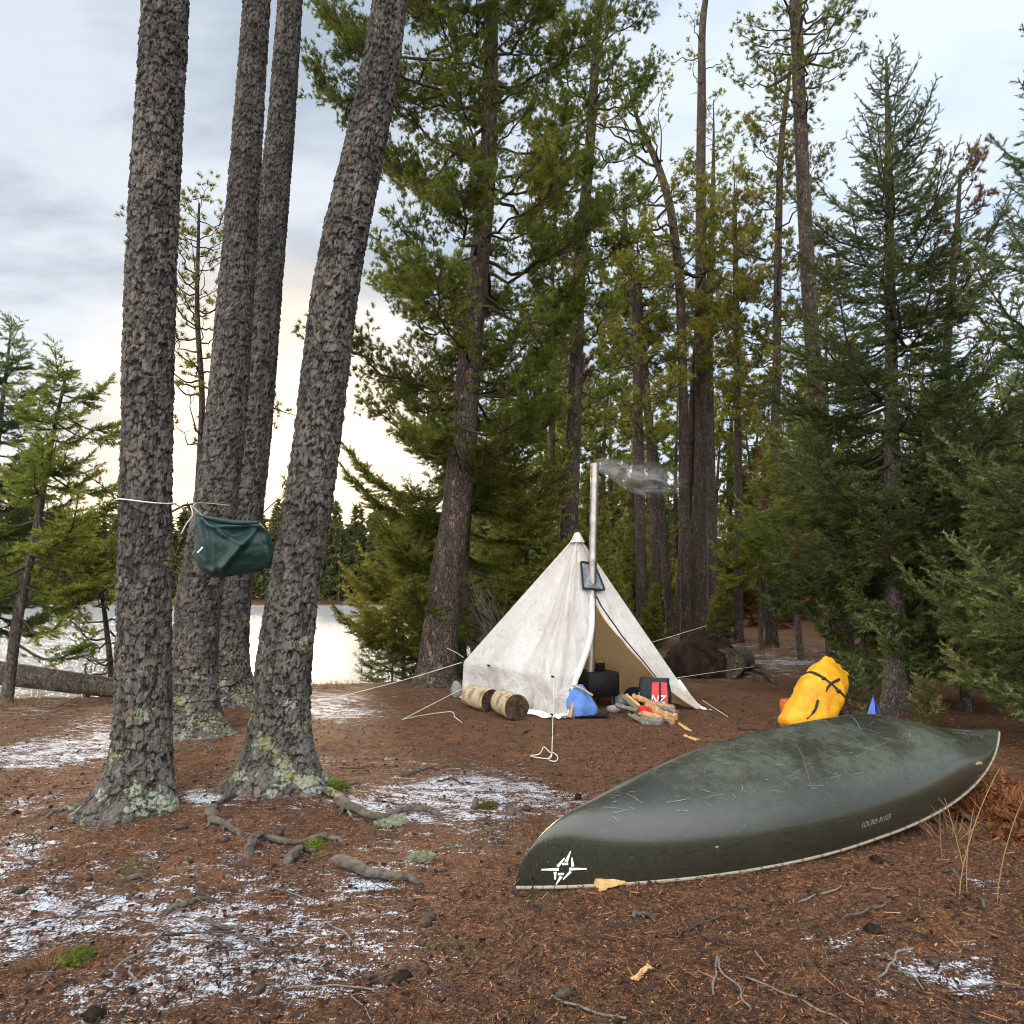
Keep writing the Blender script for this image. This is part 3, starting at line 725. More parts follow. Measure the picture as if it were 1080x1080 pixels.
def root_pts(pix, lift=.02, mid=.03):
    out = []
    n = len(pix)
    for i, (px, py) in enumerate(pix):
        g = G(px, py); e = min(i, n - 1 - i)
        out.append(g + A_([0, 0, lift - .012 + (mid * .8 if 0 < i < n - 1 else -.03)]))
    return smooth_path(out, 16)
def root_acc(pix, w, seed, lift=.01, mid=.035, taper=.35, relief=.25):
    p = root_pts(pix, lift, mid); r = np.random.default_rng(seed)
    rr = .82 * w * (1 - (1 - taper) * np.linspace(0, 1, 16)) * (1 + .16 * np.convolve(r.normal(size=18), [.3, .4, .3], 'valid'))
    rr[0] *= .7
    a = Acc(); n_ = 48; u = np.linspace(0, 1, n_); k_ = 18
    c = smooth_path(p + r.normal(size=p.shape) * .006, n_); R = np.interp(u, np.linspace(0, 1, 16), rr)
    T = nrm(np.gradient(c, axis=0)); X = nrm(np.cross(np.broadcast_to(A_([0, 0, 1.]), T.shape), T)); Yv = np.cross(T, X)
    th = np.arange(k_) * 2 * PI / k_; UU, TH = np.meshgrid(u, th, indexing='ij')
    q = np.stack([np.cos(TH).ravel() * 1.6, np.sin(TH).ravel() * 1.6, UU.ravel() * 3.5 + seed * 5], 1)
    f = 1 + .30 * fbm(q, 3, seed).reshape(UU.shape) + relief * .5 * (1 - 2 * np.abs(fbm(q * A_([2.4, 2.4, .5]), 2, seed + 2))).reshape(UU.shape) - .1
    V = c[:, None] + (R[:, None] * f)[..., None] * (np.cos(TH)[..., None] * X[:, None] * 1.1 + np.sin(TH)[..., None] * Yv[:, None] * .9)
    a.add(V.reshape(-1, 3), grid_faces(n_, k_, True), 0, plate=.35, crev=1.)
    for e in (0, n_ - 1): a.add(np.vstack([V[e], c[e:e + 1]]), A_([(i, (i + 1) % k_, k_) for i in range(k_)]), 0, plate=.35, crev=1.)
    if w > .028:
        for _ in range(3):                                         # side rootlets diving into the soil
            j = r.integers(8, 40); an = r.uniform(-1, 1); dd = nrm(T[j] * .6 + X[j] * np.sign(an) * .8) * A_([1, 1, 0]); l = r.uniform(.06, .16); v = np.linspace(0, 1, 8)
            tube(a, c[j] + np.outer(v * l, dd) + np.outer(-.05 * v ** 1.5, A_([0, 0, 1])) + r.normal(size=(8, 3)) * .003, R[j] * (.45 - .35 * v), 8, 0, plate=.35, crev=1.)
    return a, p
# roots still joined to the leaning pine's foot
for i, (pix, w) in enumerate([([(322, 826), (345, 838), (362, 850), (378, 866)], .045), ([(330, 822), (348, 826), (362, 842)], .03), ([(250, 838), (238, 846), (226, 852)], .035)]):
    a, p = root_acc(pix, w, i + 3, .02, .03); a.build('root', M['bark_near'], ROOTS['D'])
for i, (pix, w) in enumerate([([(108, 852), (85, 856), (62, 858), (36, 866)], .035)]):
    a, p = root_acc(pix, w, i + 13, .02, .02, .3); a.build('root', M['bark_near'], ROOTS['A'])

# ---- pines round the tent
def hero(name, label, pix, Y, zend, fol, bark, seed, crown, nth=24, nh=120, stubs=3, group=None, cat='tree', lean=0., rend=.03):
    pts, rad, base = px_trunk(pix, Y, zend, rend, lean=lean)
    return tree(name, label, cat, group, pts, rad, base, bark, crown, fol, seed, nth, nh, stubs=stubs)
G1 = 'tall pines around the tent'
Ye = float(G(463, 721)[1])
zE = lambda py: zpy(py, Ye)
hero('pine_tree', 'stout pine at the lake edge with guy lines from the tent tied to it', [(463, 721, 42), (465, 650, 37), (481, 540, 30), (490, 440, 27), (503, 300, 22), (513, 200, 18), (518, 60, 15)], None, 12.5, 'pine', 'bark_mid', 21,
     lambda c, p, t, zt, r: (pine_crown(c, p, t, zt, r, zE(120), 6, lambda z: 3.1, 'fine', .12, 15, 1.1, az=lambda q: PI + q.normal() * .35, bare=.4, gap=0), pine_crown(c, p, t, zt, r, zE(505), 96, prof((zE(510), 1.5), (zE(440), 1.9), (zE(330), 2.0), (zE(200), 1.8), (zE(0), 1.7), (12.5, .5)), 'fine', .04, 17, 1.25, bare=.12, gap=.25)), 40, 260, 5, G1)
Yf = 12.9
zF = lambda py: zpy(py, Yf)
hero('spruce_tree', 'dark spruce with low sweeping boughs close behind the stout lakeside pine', [(484, 690, 15), (490, 560, 13), (498, 470, 9), (502, 330, 4)], Yf, zF(270), 'pine', 'bark_spruce', 23,
     lambda c, p, t, zt, r: spruce_crown(c, p, t, zt, r, .45, 62, prof((.3, 1.6), (zF(640), 2.5), (zF(560), 2.4), (zF(470), 1.8), (zF(350), .9), (zF(270), .15)), 'mid', lambda f: -.22 + .6 * f, .95, hang=.25), 16, 80, 0, G1, rend=.008)
Yg = 13.8
zG = lambda py: zpy(py, Yg)
hero('pine_tree', 'tall straight pine rising directly behind the tent peak', [(598, 600, 19), (601, 540, 18), (607, 400, 15), (612, 270, 13), (620, 180, 11), (632, 0, 8)], Yg, 13.5, 'pine', 'bark_mid', 25,
     lambda c, p, t, zt, r: pine_crown(c, p, t, zt, r, zG(450), 70, prof((zG(460), .7), (zG(330), 1.0), (zG(250), 1.35), (zG(100), 1.2), (zG(0), 1.1), (13.5, .4)), 'fine', .0, 17, 1.25, bare=.12, gap=.25), 24, 140, 14, G1)
Yh = float(G(738, 668)[1]); zH = lambda py: zpy(py, Yh)
hero('pine_tree', 'thin dark straight pine with few tufts and a forked bare top', [(738, 668, 15), (738, 560, 14), (739, 450, 12.5), (739, 250, 11), (740, 100, 9), (742, 15, 7), (747, -20, 5)], None, zH(-70), 'pine', 'bark_thin', 27,
     lambda c, p, t, zt, r: (pine_crown(c, p, t, zt, r, zH(420), 34, prof((zH(420), 1.3), (zH(250), .9), (zH(120), .7), (zH(0), 1.6), (zH(-60), .9)), 'mid', .1, 9, .8, gap=.6)), 16, 120, 16, G1)
Yk = float(G(893, 722)[1]); zK = lambda py: zpy(py, Yk)
hero('pine_tree', 'tall bare-stemmed pine with a high tufted crown beside the big spruce', [(893, 722, 24), (884, 620, 20), (876, 530, 18), (860, 400, 16), (850, 250, 14.5), (843, 100, 13), (839, 0, 12)], None, 11.8, 'pine', 'bark_mid', 29,
     lambda c, p, t, zt, r: (pine_crown(c, p, t, zt, r, zK(130), 34, prof((zK(130), .7), (zK(60), 1.1), (zK(0), 1.2), (11.8, .4)), 'fine', .1, 11, .85), pine_crown(c, p, t, zt, r, zK(470), 16, prof((zK(470), .9), (zK(300), .5), (zK(100), .5)), 'fine', .1, 9, .7, gap=.8)), 22, 140, 8, G1)
Yi = 19.
zI = lambda py: zpy(py, Yi)
hero('pine_tree', 'crooked pine bending left with long bare curving limbs', [(724, 640, 12), (722, 540, 11), (720, 400, 10), (714, 270, 9.5), (703, 203, 8.5), (690, 165, 7), (676, 135, 5)], Yi, zI(85), 'olive', 'bark_thin', 31,
     lambda c, p, t, zt, r: (pine_crown(c, p, t, zt, r, zI(300), 26, prof((zI(300), 2.1), (zI(200), 1.9), (zI(100), 1.2)), 'mid', .35, 8, .75, az=lambda q: PI + q.normal() * .9, bare=.4, brad=1.5),
                             pine_crown(c, p, t, zt, r, zI(420), 16, prof((zI(420), 1.3), (zI(200), 1.5), (zI(100), 1.0)), 'mid', .5, 8, .8, bare=.4)), 14, 90, 6, G1, rend=.02)
Yj = 17.2
zJ = lambda py: zpy(py, Yj)
hero('pine_tree', 'slender pine with olive tufts left of the tall bare-stemmed pine', [(815, 590, 11), (817, 480, 10), (819, 400, 9), (821, 250, 7.5), (826, 130, 6), (832, 85, 4)], Yj, zJ(60), 'olive', 'bark_thin', 33,
     lambda c, p, t, zt, r: pine_crown(c, p, t, zt, r, zJ(470), 56, prof((zJ(480), 1.0), (zJ(380), 1.5), (zJ(250), 1.35), (zJ(150), .9), (zJ(80), .5)), 'mid', .15, 13, 1.15, bare=.25), 14, 90, 4, G1, rend=.012)
THIN = [  # pixel path, Y, top py, crown from py, radius, foliage, label
 ([(677, 640, 12.5), (675, 540, 11), (673, 440, 10), (667, 300, 7), (660, 240, 5)], 17.6, 205, 470, 1.35, 'olive', 'slim pine just right of the stovepipe, feathered with olive needles'),
 ([(694, 648, 10), (689, 540, 9), (684, 440, 8), (676, 330, 6)], 19.4, 250, 380, 1.2, 'olive', 'thin leaning pole pine, warm-lit along its left edge'),
 ([(708, 668, 9), (699, 560, 9), (690, 480, 8.5), (680, 420, 7.5), (668, 350, 5)], 20.2, 310, 400, 1.0, 'pine', 'thin pole pine curving left above the tent ridge'),
 ([(715, 668, 12), (722, 560, 11), (730, 450, 10), (737, 330, 8), (742, 220, 5)], 21.2, 170, 420, 1.3, 'pine', 'pole pine leaning right across the thin dark straight one'),
 ([(753, 650, 12), (751, 560, 11), (749, 470, 10), (748, 330, 8), (752, 200, 5)], 22.5, 105, 430, 1.5, 'olive', 'full olive-crowned pine behind the thin dark straight one'),
 ([(779, 676, 9), (779, 560, 8.5), (778, 440, 7.5), (776, 300, 6), (775, 220, 4)], 18.6, 190, 440, 1.3, 'olive', 'slender pine standing at the start of the snowy trail'),
 ([(580, 560, 8), (582, 450, 7), (583, 330, 5)], 19., 250, 430, 1.2, 'dead', 'thin brownish pine left of the pine behind the tent peak'),
]
for i, (pix, Yt, top, c0, rad_, fol, lab) in enumerate(THIN):
    zz = lambda py, Yt=Yt: zpy(py, Yt)
    hero('pine_tree', lab, pix, Yt, zz(top), fol, 'bark_thin', 40 + i,
         lambda c, p, t, zt, r, zz=zz, c0=c0, top=top, rad_=rad_: pine_crown(c, p, t, zt, r, zz(c0), 48, prof((zz(c0), rad_ * .75), (zz((c0 + top) / 2 + 30), rad_), (zz(top), .35)), 'mid', .12, 14, 1.15), 12, 70, 5, G1, rend=.012)

# ---- spruces on the right
Yl = float(G(946, 752)[1]); zL = lambda py: zpy(py, Yl)
hero('spruce_tree', 'largest spruce, pointed tip against the sky, standing behind the canoe', [(946, 752, 26), (943, 600, 19), (941, 480, 15), (939, 300, 10), (936, 120, 5), (935, 60, 2.5)], None, zL(40), 'spruce', 'bark_spruce', 61,
     lambda c, p, t, zt, r: spruce_crown(c, p, t, zt, r, zL(600), 125, prof((zL(640), 1.7), (zL(520), 1.9), (zL(420), 1.8), (zL(300), 1.35), (zL(180), .78), (zL(90), .33), (zL(42), .08)), 'fine', lambda f: -.30 + .95 * f ** 1.1, .9, tipup=.42, spacing=.062, size=.92), 24, 160, 10, None, rend=.006)
Ym = 6.75
zM = lambda py: zpy(py, Ym)
hero('spruce_tree', 'near spruce at the right edge reaching boughs over the canoe stern', [(1142, 800, 26), (1136, 600, 20), (1128, 300, 13), (1120, 120, 6), (1118, 40, 3)], Ym, zM(-20), 'spruce', 'bark_spruce', 63,
     lambda c, p, t, zt, r: spruce_crown(c, p, t, zt, r, .25, 96, prof((.2, .75), (zM(740), 1.0), (zM(640), 1.5), (zM(520), 1.35), (zM(380), 1.05), (zM(220), .8), (zM(60), .35), (zM(-20), .06)), 'fine', lambda f: -.22 + 1.0 * f, .85, tipup=.4, spacing=.06), 20, 120, 6, None, rend=.006)
def young(name, label, px, py, Yt, h, r, fol, seed, kind='mid', n=44, zlow=.12, group=None, ang=lambda f: -.18 + .7 * f, den=1., hang=.15):
    b = G(px, py) if Yt is None else None
    if b is None:
        xx = P(px, 620, Yt)[0]; b = on_ground(xx, Yt)
    rr = np.random.default_rng(seed)
    pts = A_([b - A_([0, 0, .15]), b + A_([rr.normal() * .03 * h, rr.normal() * .03 * h, h * .5]), b + A_([rr.normal() * .02 * h, 0, h])])
    return tree(name, label, 'tree', group, pts, A_([.012 + .011 * h, .007 + .006 * h, .004]), b, 'bark_spruce',
                lambda c, p, t, zt, q: spruce_crown(c, p, t, zt, q, b[2] + zlow * h, n, prof((b[2] + zlow * h * .5, r * .85), (b[2] + h * .3, r), (b[2] + h * .7, r * .5), (b[2] + h, .06)), kind, ang, den, hang=hang), fol, seed, 12, 40, flare=[], sink=.15)
young('spruce_tree', 'bushy young spruce drooping over the yellow pack', 872, 705, 10.6, 4.2, 1.3, 'spruce', 71, n=44, zlow=.34, hang=.3)
young('spruce_tree', 'mid-size spruce filling the gap between largest spruce and right edge', 1012, 730, 9.3, 4.6, 1.6, 'spruce', 72, n=58, hang=.25, kind='mid')
young('spruce_tree', 'spruce of yellow-green boughs standing just behind the canoe stern', 1075, 740, 7.7, 2.7, 1.15, 'lit', 73, kind='fine', n=46, zlow=.3, hang=.2)
young('spruce_seedling', 'tiny bright spruce seedling at the foot of the largest spruce', 968, 760, 8.05, .52, .24, 'lit', 74, kind='fine', n=16, zlow=.1)
young('spruce_seedling', 'dark little spruce right of the yellow pack', 893, 752, 8.0, .75, .34, 'spruce', 75, kind='fine', n=20, zlow=.15)
young('spruce_tree', 'dark spruce behind the blue tarp corner', 915, 720, 9.9, 3.0, 1.0, 'spruce', 76, n=36, zlow=.3, hang=.3)
young('spruce_tree', 'sparse spruce shading the trail left of the bushy one', 800, 665, 16.5, 4.4, 1.3, 'pine', 77, n=30, zlow=.4, hang=.25)
young('spruce_tree', 'half-grown spruce in the thicket above the yellow pack', 842, 665, 14.5, 5.2, 1.4, 'pine', 78, n=36, zlow=.42, hang=.3)

# dead reddish tree
Yt_ = 13.2; zT = lambda py: zpy(py, Yt_)
hero('dead_tree', 'dead tree with a rusty brown top right of the largest spruce', [(987, 620, 13), (990, 505, 11), (1000, 350, 8), (1010, 230, 5), (1013, 180, 3)], Yt_, zT(160), 'dead', 'bark_thin', 81,
     lambda c, p, t, zt, r: pine_crown(c, p, t, zt, r, zT(360), 40, prof((zT(360), .7), (zT(260), .85), (zT(160), .3)), 'mid', .35, 10, .85), 14, 80, 6, None, rend=.012)
young('dead_spruce', 'dead rust-red spruce standing beside the trail', 803, 640, 23.5, 6.0, 1.9, 'rust', 82, n=44, zlow=.05, den=.8)

# ---- left shore
Yo = float(G(6, 741)[1]); zO = lambda py: zpy(py, Yo)
hero('spruce_tree', 'leaning olive spruce rooted behind the fallen log on the shore', [(6, 741, 11), (21, 640, 10), (38, 560, 8), (48, 500, 6), (60, 440, 4), (70, 395, 2)], None, zO(380), 'pine', 'bark_spruce', 83,
     lambda c, p, t, zt, r: (spruce_crown(c, p, t, zt, r, zO(640), 26, prof((zO(640), 1.35), (zO(570), 1.7), (zO(530), 1.0), (zO(490), .6)), 'mid', lambda f: -.1 + .3 * f, 1.), spruce_crown(c, p, t, zt, r, zO(500), 22, prof((zO(500), .60), (zO(440), .38), (zO(382), .05)), 'mid', lambda f: .05 + .4 * f, .7),
                             spruce_crown(c, p, t, zt, r, zO(710), 7, prof((zO(720), 1.2), (zO(640), 1.3)), 'mid', lambda f: -.25, .6, az=lambda q: q.normal() * .5, inner=.4)), 12, 70, 3, None, rend=.006)
Yo1 = 12.6; zO1 = lambda py: zpy(py, Yo1)
hero('spruce_tree', 'dark spruce cut by the left edge of the picture', [(-22, 735, 12), (-14, 600, 9), (-4, 480, 6), (8, 380, 3)], Yo1, zO1(335), 'spruce', 'bark_spruce', 84,
     lambda c, p, t, zt, r: spruce_crown(c, p, t, zt, r, zO1(660), 64, prof((zO1(660), 1.6), (zO1(560), 1.5), (zO1(480), 1.1), (zO1(400), .7), (zO1(337), .08)), 'mid', lambda f: -.15 + .7 * f, .85), 12, 70, 3, None, rend=.006)
Yp = 10.2; zP = lambda py: zpy(py, Yp)
hero('pine_sapling', 'spindly young pine seen between the leftmost pine and the close pair', [(206, 600, 7), (209, 520, 7), (213, 420, 6), (208, 330, 5), (209, 260, 3.5), (210, 215, 2)], Yp, zP(203), 'olive', 'bark_thin', 85,
     lambda c, p, t, zt, r: (pine_crown(c, p, t, zt, r, zP(420), 34, prof((zP(420), .75), (zP(330), .5), (zP(250), .4), (zP(203), .12)), 'fine', .35, 11, .5, bare=.15, gap=.1), pine_crown(c, p, t, zt, r, zP(640), 20, prof((zP(640), 1.3), (zP(500), 1.35), (zP(420), .9)), 'fine', .18, 10, .55, bare=.3, gap=.1)), 12, 80, 4, None, rend=.004)
hero('pine_sapling', 'low twiggy pine with open boughs over the water by the fallen log', [(118, 722, 6), (112, 660, 5), (104, 600, 3)], 10.5, zpy(575, 10.5), 'olive', 'bark_thin', 86,
     lambda c, p, t, zt, r: pine_crown(c, p, t, zt, r, .25, 22, prof((.2, .8), (1.2, .9), (2.1, .3)), 'fine', .2, 9, .6, bare=.25, gap=.1), 10, 40, 2, None, rend=.004)
young('spruce_tree', 'small spruce at the waterline between stout pine and leaning pine', 415, 705, 12.1, 1.0, .7, 'pine', 87, n=24, kind='fine', zlow=.1)
young('spruce_tree', 'low spreading spruce on the bank left of the stout lakeside pine', 428, 700, 12.4, 2.6, 1.5, 'olive', 88, n=40, kind='mid', zlow=.3, hang=.3)

# ---- background forest: a few kinds, each first built, then copied
PROTO = {}
def proto(key, name, label, group, h, r, fol, kind, seed, n, pine=False, z0=.1):
    b = A_([0., 0, 0])
    rr = np.random.default_rng(seed)
    pts = A_([(0, 0, -.2), (rr.normal() * .02 * h, rr.normal() * .02 * h, h * .5), (rr.normal() * .03 * h, rr.normal() * .02 * h, h)])
    if pine: cr = lambda c, p, t, zt, q: pine_crown(c, p, t, zt, q, h * z0, n, prof((h * z0, r * .7), (h * (z0 + 1) / 2, r), (h, .3)), kind, .1, 9, .85)
    else: cr = lambda c, p, t, zt, q: spruce_crown(c, p, t, zt, q, h * z0, n, prof((0, r * .8), (h * .2, r), (h * .65, r * .55), (h, .08)), kind, lambda f: -.2 + .65 * f, .7, hang=.2)
    PROTO[key] = tree(name, label, 'tree', group, pts, A_([.025 + .011 * h, .018 + .007 * h, .012]), b, 'bark_thin', cr, fol, seed, 10, 30, flare=[])
GB = 'trees of the forest behind the camp'
proto('s1', 'spruce_tree', 'tall dark spruce in the forest behind the camp', GB, 9.5, 1.9, 'spruce', 'far', 201, 60, z0=.08)
proto('s2', 'spruce_tree', 'half-grown green spruce in the forest behind the camp', GB, 5.5, 1.5, 'pine', 'far', 202, 46, z0=.05)
proto('p1', 'pine_tree', 'bare-stemmed olive pine in the forest behind the camp', GB, 12.5, 1.5, 'olive', 'far', 203, 44, True, .35)
proto('p2', 'pine_tree', 'low-branched green pine in the forest behind the camp', GB, 10.5, 1.6, 'pine', 'far', 204, 48, True, .2)
proto('s3', 'spruce_tree', 'pale yellow-green spruce in the forest behind the camp', GB, 8.0, 1.7, 'lit', 'far', 205, 50, z0=.05)
used = set()
def put(key, x, y, sc, rz):
    o = PROTO[key] if key not in used else copy_tree(PROTO[key])
    used.add(key)
    o.location = on_ground(x, y); o.scale = (sc, sc, sc * random.uniform(.92, 1.1)); o.rotation_euler = (0, 0, rz)
    return o
MAN = [('p2', 610, 24, .8), ('p1', 640, 28, .85), ('p2', 712, 27, .8), ('p1', 690, 38, 1.), ('p2', 752, 30, .85), ('p1', 775, 27, .9), ('p2', 855, 33, .9), ('p1', 575, 34, .9), ('p1', 880, 24, .95), ('p2', 800, 25, .7), ('s3', 715, 34, .7), ('s3', 660, 37, .8), ('s3', 780, 40, .9), ('s2', 548, 15.5, .75), ('s1', 522, 17.5, .62), ('s2', 640, 16.5, .42), ('s2', 668, 18.5, .5), ('p2', 540, 27, .85), ('s2', 618, 21, .8), ('p1', 600, 30, .9),
       ('s2', 690, 23.5, .62), ('s2', 728, 26, .6), ('p2', 668, 33, .9), ('p1', 735, 34, 1.), ('s2', 762, 24, .7), ('s2', 790, 29, .7), ('s3', 842, 27, .95), ('s3', 868, 29, .85), ('p1', 800, 36, 1.), ('p2', 830, 38, .95),
       ('p2', 912, 26, .8), ('s2', 935, 15.5, .8), ('s2', 960, 12.6, .62), ('s1', 1040, 13.5, .62), ('s2', 1060, 11.2, .7), ('s1', 1085, 16.5, .72), ('s2', 1010, 21, .9), ('s2', 760, 18.8, .3), ('s2', 690, 17.2, .26), ('s2', 655, 15.2, .24),
       ('s1', 500, 21, .7), ('s1', 1150, 12, .7), ('s2', 1200, 9.5, .7), ('s1', 1260, 10.5, .75), ('s1', 1180, 18, .8), ('s2', 585, 14.6, .36), ('s1', -120, 13.8, .75), ('s2', 505, 19.5, .7)]
for (k, px, Yd, sc) in MAN:
    x = (px - 540) / F_ * Yd
    put(k, x, Yd, sc, random.uniform(0, 6.28))
cnt = 0; taken = []
rr = np.random.default_rng(77)
while cnt < 48:
    Yd = rr.uniform(30, 68); px = rr.uniform(520, 1200)
    x = (px - 540) / F_ * Yd
    if lake_sd(x, Yd)[0] < 1.5 or any((x - a) ** 2 + (Yd - b) ** 2 < 5 for a, b in taken): continue
    taken.append((x, Yd))
    put(['s1', 's2', 'p1', 'p2', 's1', 's3', 's2'][rr.integers(0, 7)], x, Yd, rr.uniform(.7, 1.1), rr.uniform(0, 6.28)); cnt += 1

# ---- the wood across the lake: one mass
fa = Acc(); rr = np.random.default_rng(9)
NT_ = 420
fx = rr.uniform(-150, 22, NT_); fy = np.zeros(NT_)
for i in range(NT_):
    yb = 85.
    while lake_sd(fx[i], yb)[0] < .3 and yb < 120: yb += .5
    fy[i] = yb + abs(rr.normal()) * 9 * (i % 3 > 0)
fz = terrain(fx, fy)
for i in range(NT_):
    h = rr.uniform(8.5, 13.5) * (1. if rr.uniform() < .75 else .7); w = h * rr.uniform(.16, .26)
    m_ = 200
    u = rr.uniform(0.02, 1, m_) ** .8; a = rr.uniform(0, 6.28, m_); rad_ = w * (1 - u) ** .8 * np.sqrt(rr.uniform(.1, 1, m_)) + .1
    pos = np.stack([fx[i] + rad_ * np.cos(a), fy[i] + rad_ * np.sin(a), fz[i] + u * h], 1)
    d = nrm(np.stack([np.cos(a), np.sin(a), rr.normal(-.2, .4, m_)], 1))
    stamp(fa, *needle_tri(5, .8, .32, 10, 75, i, .2), pos, orient(d, rr), rr.uniform(.6, 1.1, m_), 0, np.clip(rr.normal(.45, .2, m_) + rr.normal() * .15, 0, 1))
    if rr.uniform() < .5: tubes(fa, A_([[(fx[i], fy[i], fz[i] - .2), (fx[i], fy[i], fz[i] + h * .8)]]), A_([[.13, .04]]), 4, 1, tint=0.)
solo('far_wood', fa, [M['far_needles'], M['dead_wood']], (0, 0, 0), 'dark conifer wood lining the far shore of the lake', 'forest', None, 'stuff')
ra = Acc()
for i in range(70):
    x = rr.uniform(-110, 10); yb = 82.
    while lake_sd(x, yb)[0] < .2 and yb < 118: yb += .4
    s = rr.uniform(.3, 1.1); n_ = 10
    th, ph = np.meshgrid(np.linspace(0, PI, 7), np.arange(n_) * 2 * PI / n_, indexing='ij')
    V = np.stack([np.sin(th) * np.cos(ph) * 1.5, np.sin(th) * np.sin(ph), np.cos(th) * .55], -1).reshape(-1, 3)
    V = V * (1 + .3 * vnoise(V * 1.7 + i * 9, 2)[:, None]) * s + A_([x, yb, -.55])
    ra.add(V, grid_faces(7, n_, True))
simple('far_stone', (.13, .115, .10), .9, .2, col2=(.07, .06, .05), scale=1.5)
solo('shore_rocks', ra, M['far_stone'], (0, 0, 0), 'low grey rocks along the far waterline', 'rocks', None, 'stuff')
# ------------------------------------------------------------------ canoe, keel up
C0 = G(543, 939); C1 = on_ground(3.80, 5.78)
cax = (C1 - C0); CL = float(np.hypot(cax[0], cax[1])); cax = A_([cax[0], cax[1], 0]) / CL; cay = A_([-cax[1], cax[0], 0])
cmid = (C0 + C1) / 2
_cz0 = max(C0[2], -1) + .012; _cz1 = C1[2] + .39
BEAM, DEPTH = .48, .40
def hull(t, w, off=0.0):
    """t -1..1 stem to stern, w -1..1 gunwale to gunwale over the keel"""
    t, w = np.broadcast_arrays(np.asarray(t, float), np.asarray(w, float))
    at = np.abs(t); a = (1 - at) * CL / 2
    b = BEAM * np.clip(1 - at ** 2.1, 0, 1) ** .98 + .004
    stem = (1 - (1 - np.clip(a / .36, 0, 1)) ** 2.3) ** (1 / 2.2)
    g = .13 * (1 - at ** 2.2)
    k = stem * (.32 + .165 * (1 - at ** 2)) * (1 - .80 * sstep(.3, 1., t)) + .006
    k = np.maximum(k, g + .004)
    n = 1.45 + 1.55 * (1 - at ** 2.4)
    th = w * PI / 2
    sy = np.sign(np.sin(th)) * np.abs(np.sin(th)) ** (2 / n); cz = np.abs(np.cos(th)) ** (2 / n)
    tum = 1 - .06 * (1 - at) * (1 - cz) ** 3
    y = b * sy * tum; z = g + (k - g) * cz
    zz = _cz0 + (_cz1 - _cz0) * ((1 + t) / 2) ** 3.0
    hl = math.radians(16.); y, z = y * math.cos(hl) - z * math.sin(hl), z * math.cos(hl) + y * math.sin(hl)
    p = cmid * A_([1, 1, 0]) + (t * CL / 2)[..., None] * cax + y[..., None] * cay + (z + zz)[..., None] * A_([0, 0, 1])
    if np.any(off):
        e = 1e-3
        n_ = np.cross(hull(np.clip(t + e, -1, 1), w) - hull(np.clip(t - e, -1, 1), w), hull(t, np.clip(w + e, -1, 1)) - hull(t, np.clip(w - e, -1, 1)))
        p = p + nrm(n_) * np.asarray(off)[..., None] if np.ndim(off) else p + nrm(n_) * off
    return p
canoe = empty('canoe', A_([cmid[0], cmid[1], (_cz0 + _cz1) / 2]), 'dark olive canoe lying upside down on the forest floor', 'canoe')
tt = np.sin(np.linspace(-PI / 2, PI / 2, 161)); ww = np.linspace(-1, 1, 61)
TT, WW = np.meshgrid(tt, ww, indexing='ij')
HV = hull(TT, WW)
HV = HV + (fbm(HV.reshape(-1, 3) * 2.2, 2, 71) * .0022).reshape(TT.shape)[..., None] * A_([0, 0, 1])
ha = Acc(); ha.add(HV.reshape(-1, 3), grid_faces(161, 61)[:, ::-1], 0)
CI = hull(TT, WW, -.006); ha.add(CI.reshape(-1, 3), grid_faces(161, 61), 0)
def curve_on_hull(acc, t, w, wid, m, off=.0045):
    p = hull(t, w, off); tg = nrm(np.gradient(p, axis=0))
    e = 1e-3
    n_ = nrm(np.cross(hull(np.clip(t + e, -1, 1), w) - hull(np.clip(t - e, -1, 1), w), hull(t, np.clip(w + e, -1, 1)) - hull(t, np.clip(w - e, -1, 1))))
    s = np.cross(n_, tg) * (wid * np.sin(np.linspace(.12, PI - .12, len(t))))[:, None]
    V = np.stack([p - s, p + s], 1).reshape(-1, 3)
    acc.add(V, grid_faces(len(t), 2), m)
rs = np.random.default_rng(44)
for i in range(230):                                               # scuffs and scratches over the bottom
    t0 = rs.uniform(-.25, .82) if i < 135 else rs.uniform(-.8, -.2); w0 = rs.uniform(-.36, .55)
    ang = rs.choice([.1, .25, 2.9, 2.6, 1.9]) + rs.normal() * .25; l = rs.uniform(.05, .5) * (1 if i < 50 else .35)
    u = np.linspace(0, 1, 14); cv = rs.normal() * .45
    dx = np.cumsum(np.cos(ang + cv * u)) * l / 14; dy = np.cumsum(np.sin(ang + cv * u)) * l / 14
    t_ = np.clip(t0 + dx / (CL / 2), -.97, .97); w_ = np.clip(w0 + dy / .62, -.75, .75)
    curve_on_hull(ha, t_, w_, rs.uniform(.0005, .0014), 1)
for (t_, z_, r_) in ((-.905, .17, .011), (-.965, .045, .010)):    # drain holes by the stem
    wv = np.linspace(-.999, -.02, 400); zz = (hull(np.full(400, t_), wv)[:, 2] - _cz0); w_ = wv[np.argmin(np.abs(zz - z_))]
    c = hull(t_, w_, .002); e1 = cax; e2 = nrm(np.cross(e1, nrm(hull(t_, w_, .01) - hull(t_, w_))))
    an = np.arange(12) * PI / 6
    ha.add(np.vstack([c + r_ * (np.cos(an)[:, None] * e1 + np.sin(an)[:, None] * e2), c]), A_([(i, (i + 1) % 12, 12) for i in range(12)]), 2)
m, nt = mat('hull'); t = NT(nt); co = t.coord()
wr = t.mapping(co, (1, 1, 1), (0, 0, -math.atan2(cax[1], cax[0])))
ln_ = t.noise(t.mapping(wr, (2., 60., 60.)), 1., 3., .6); bl = t.noise(co, 2.3, 4., .55); fn = t.noise(co, 90., 4., .6)
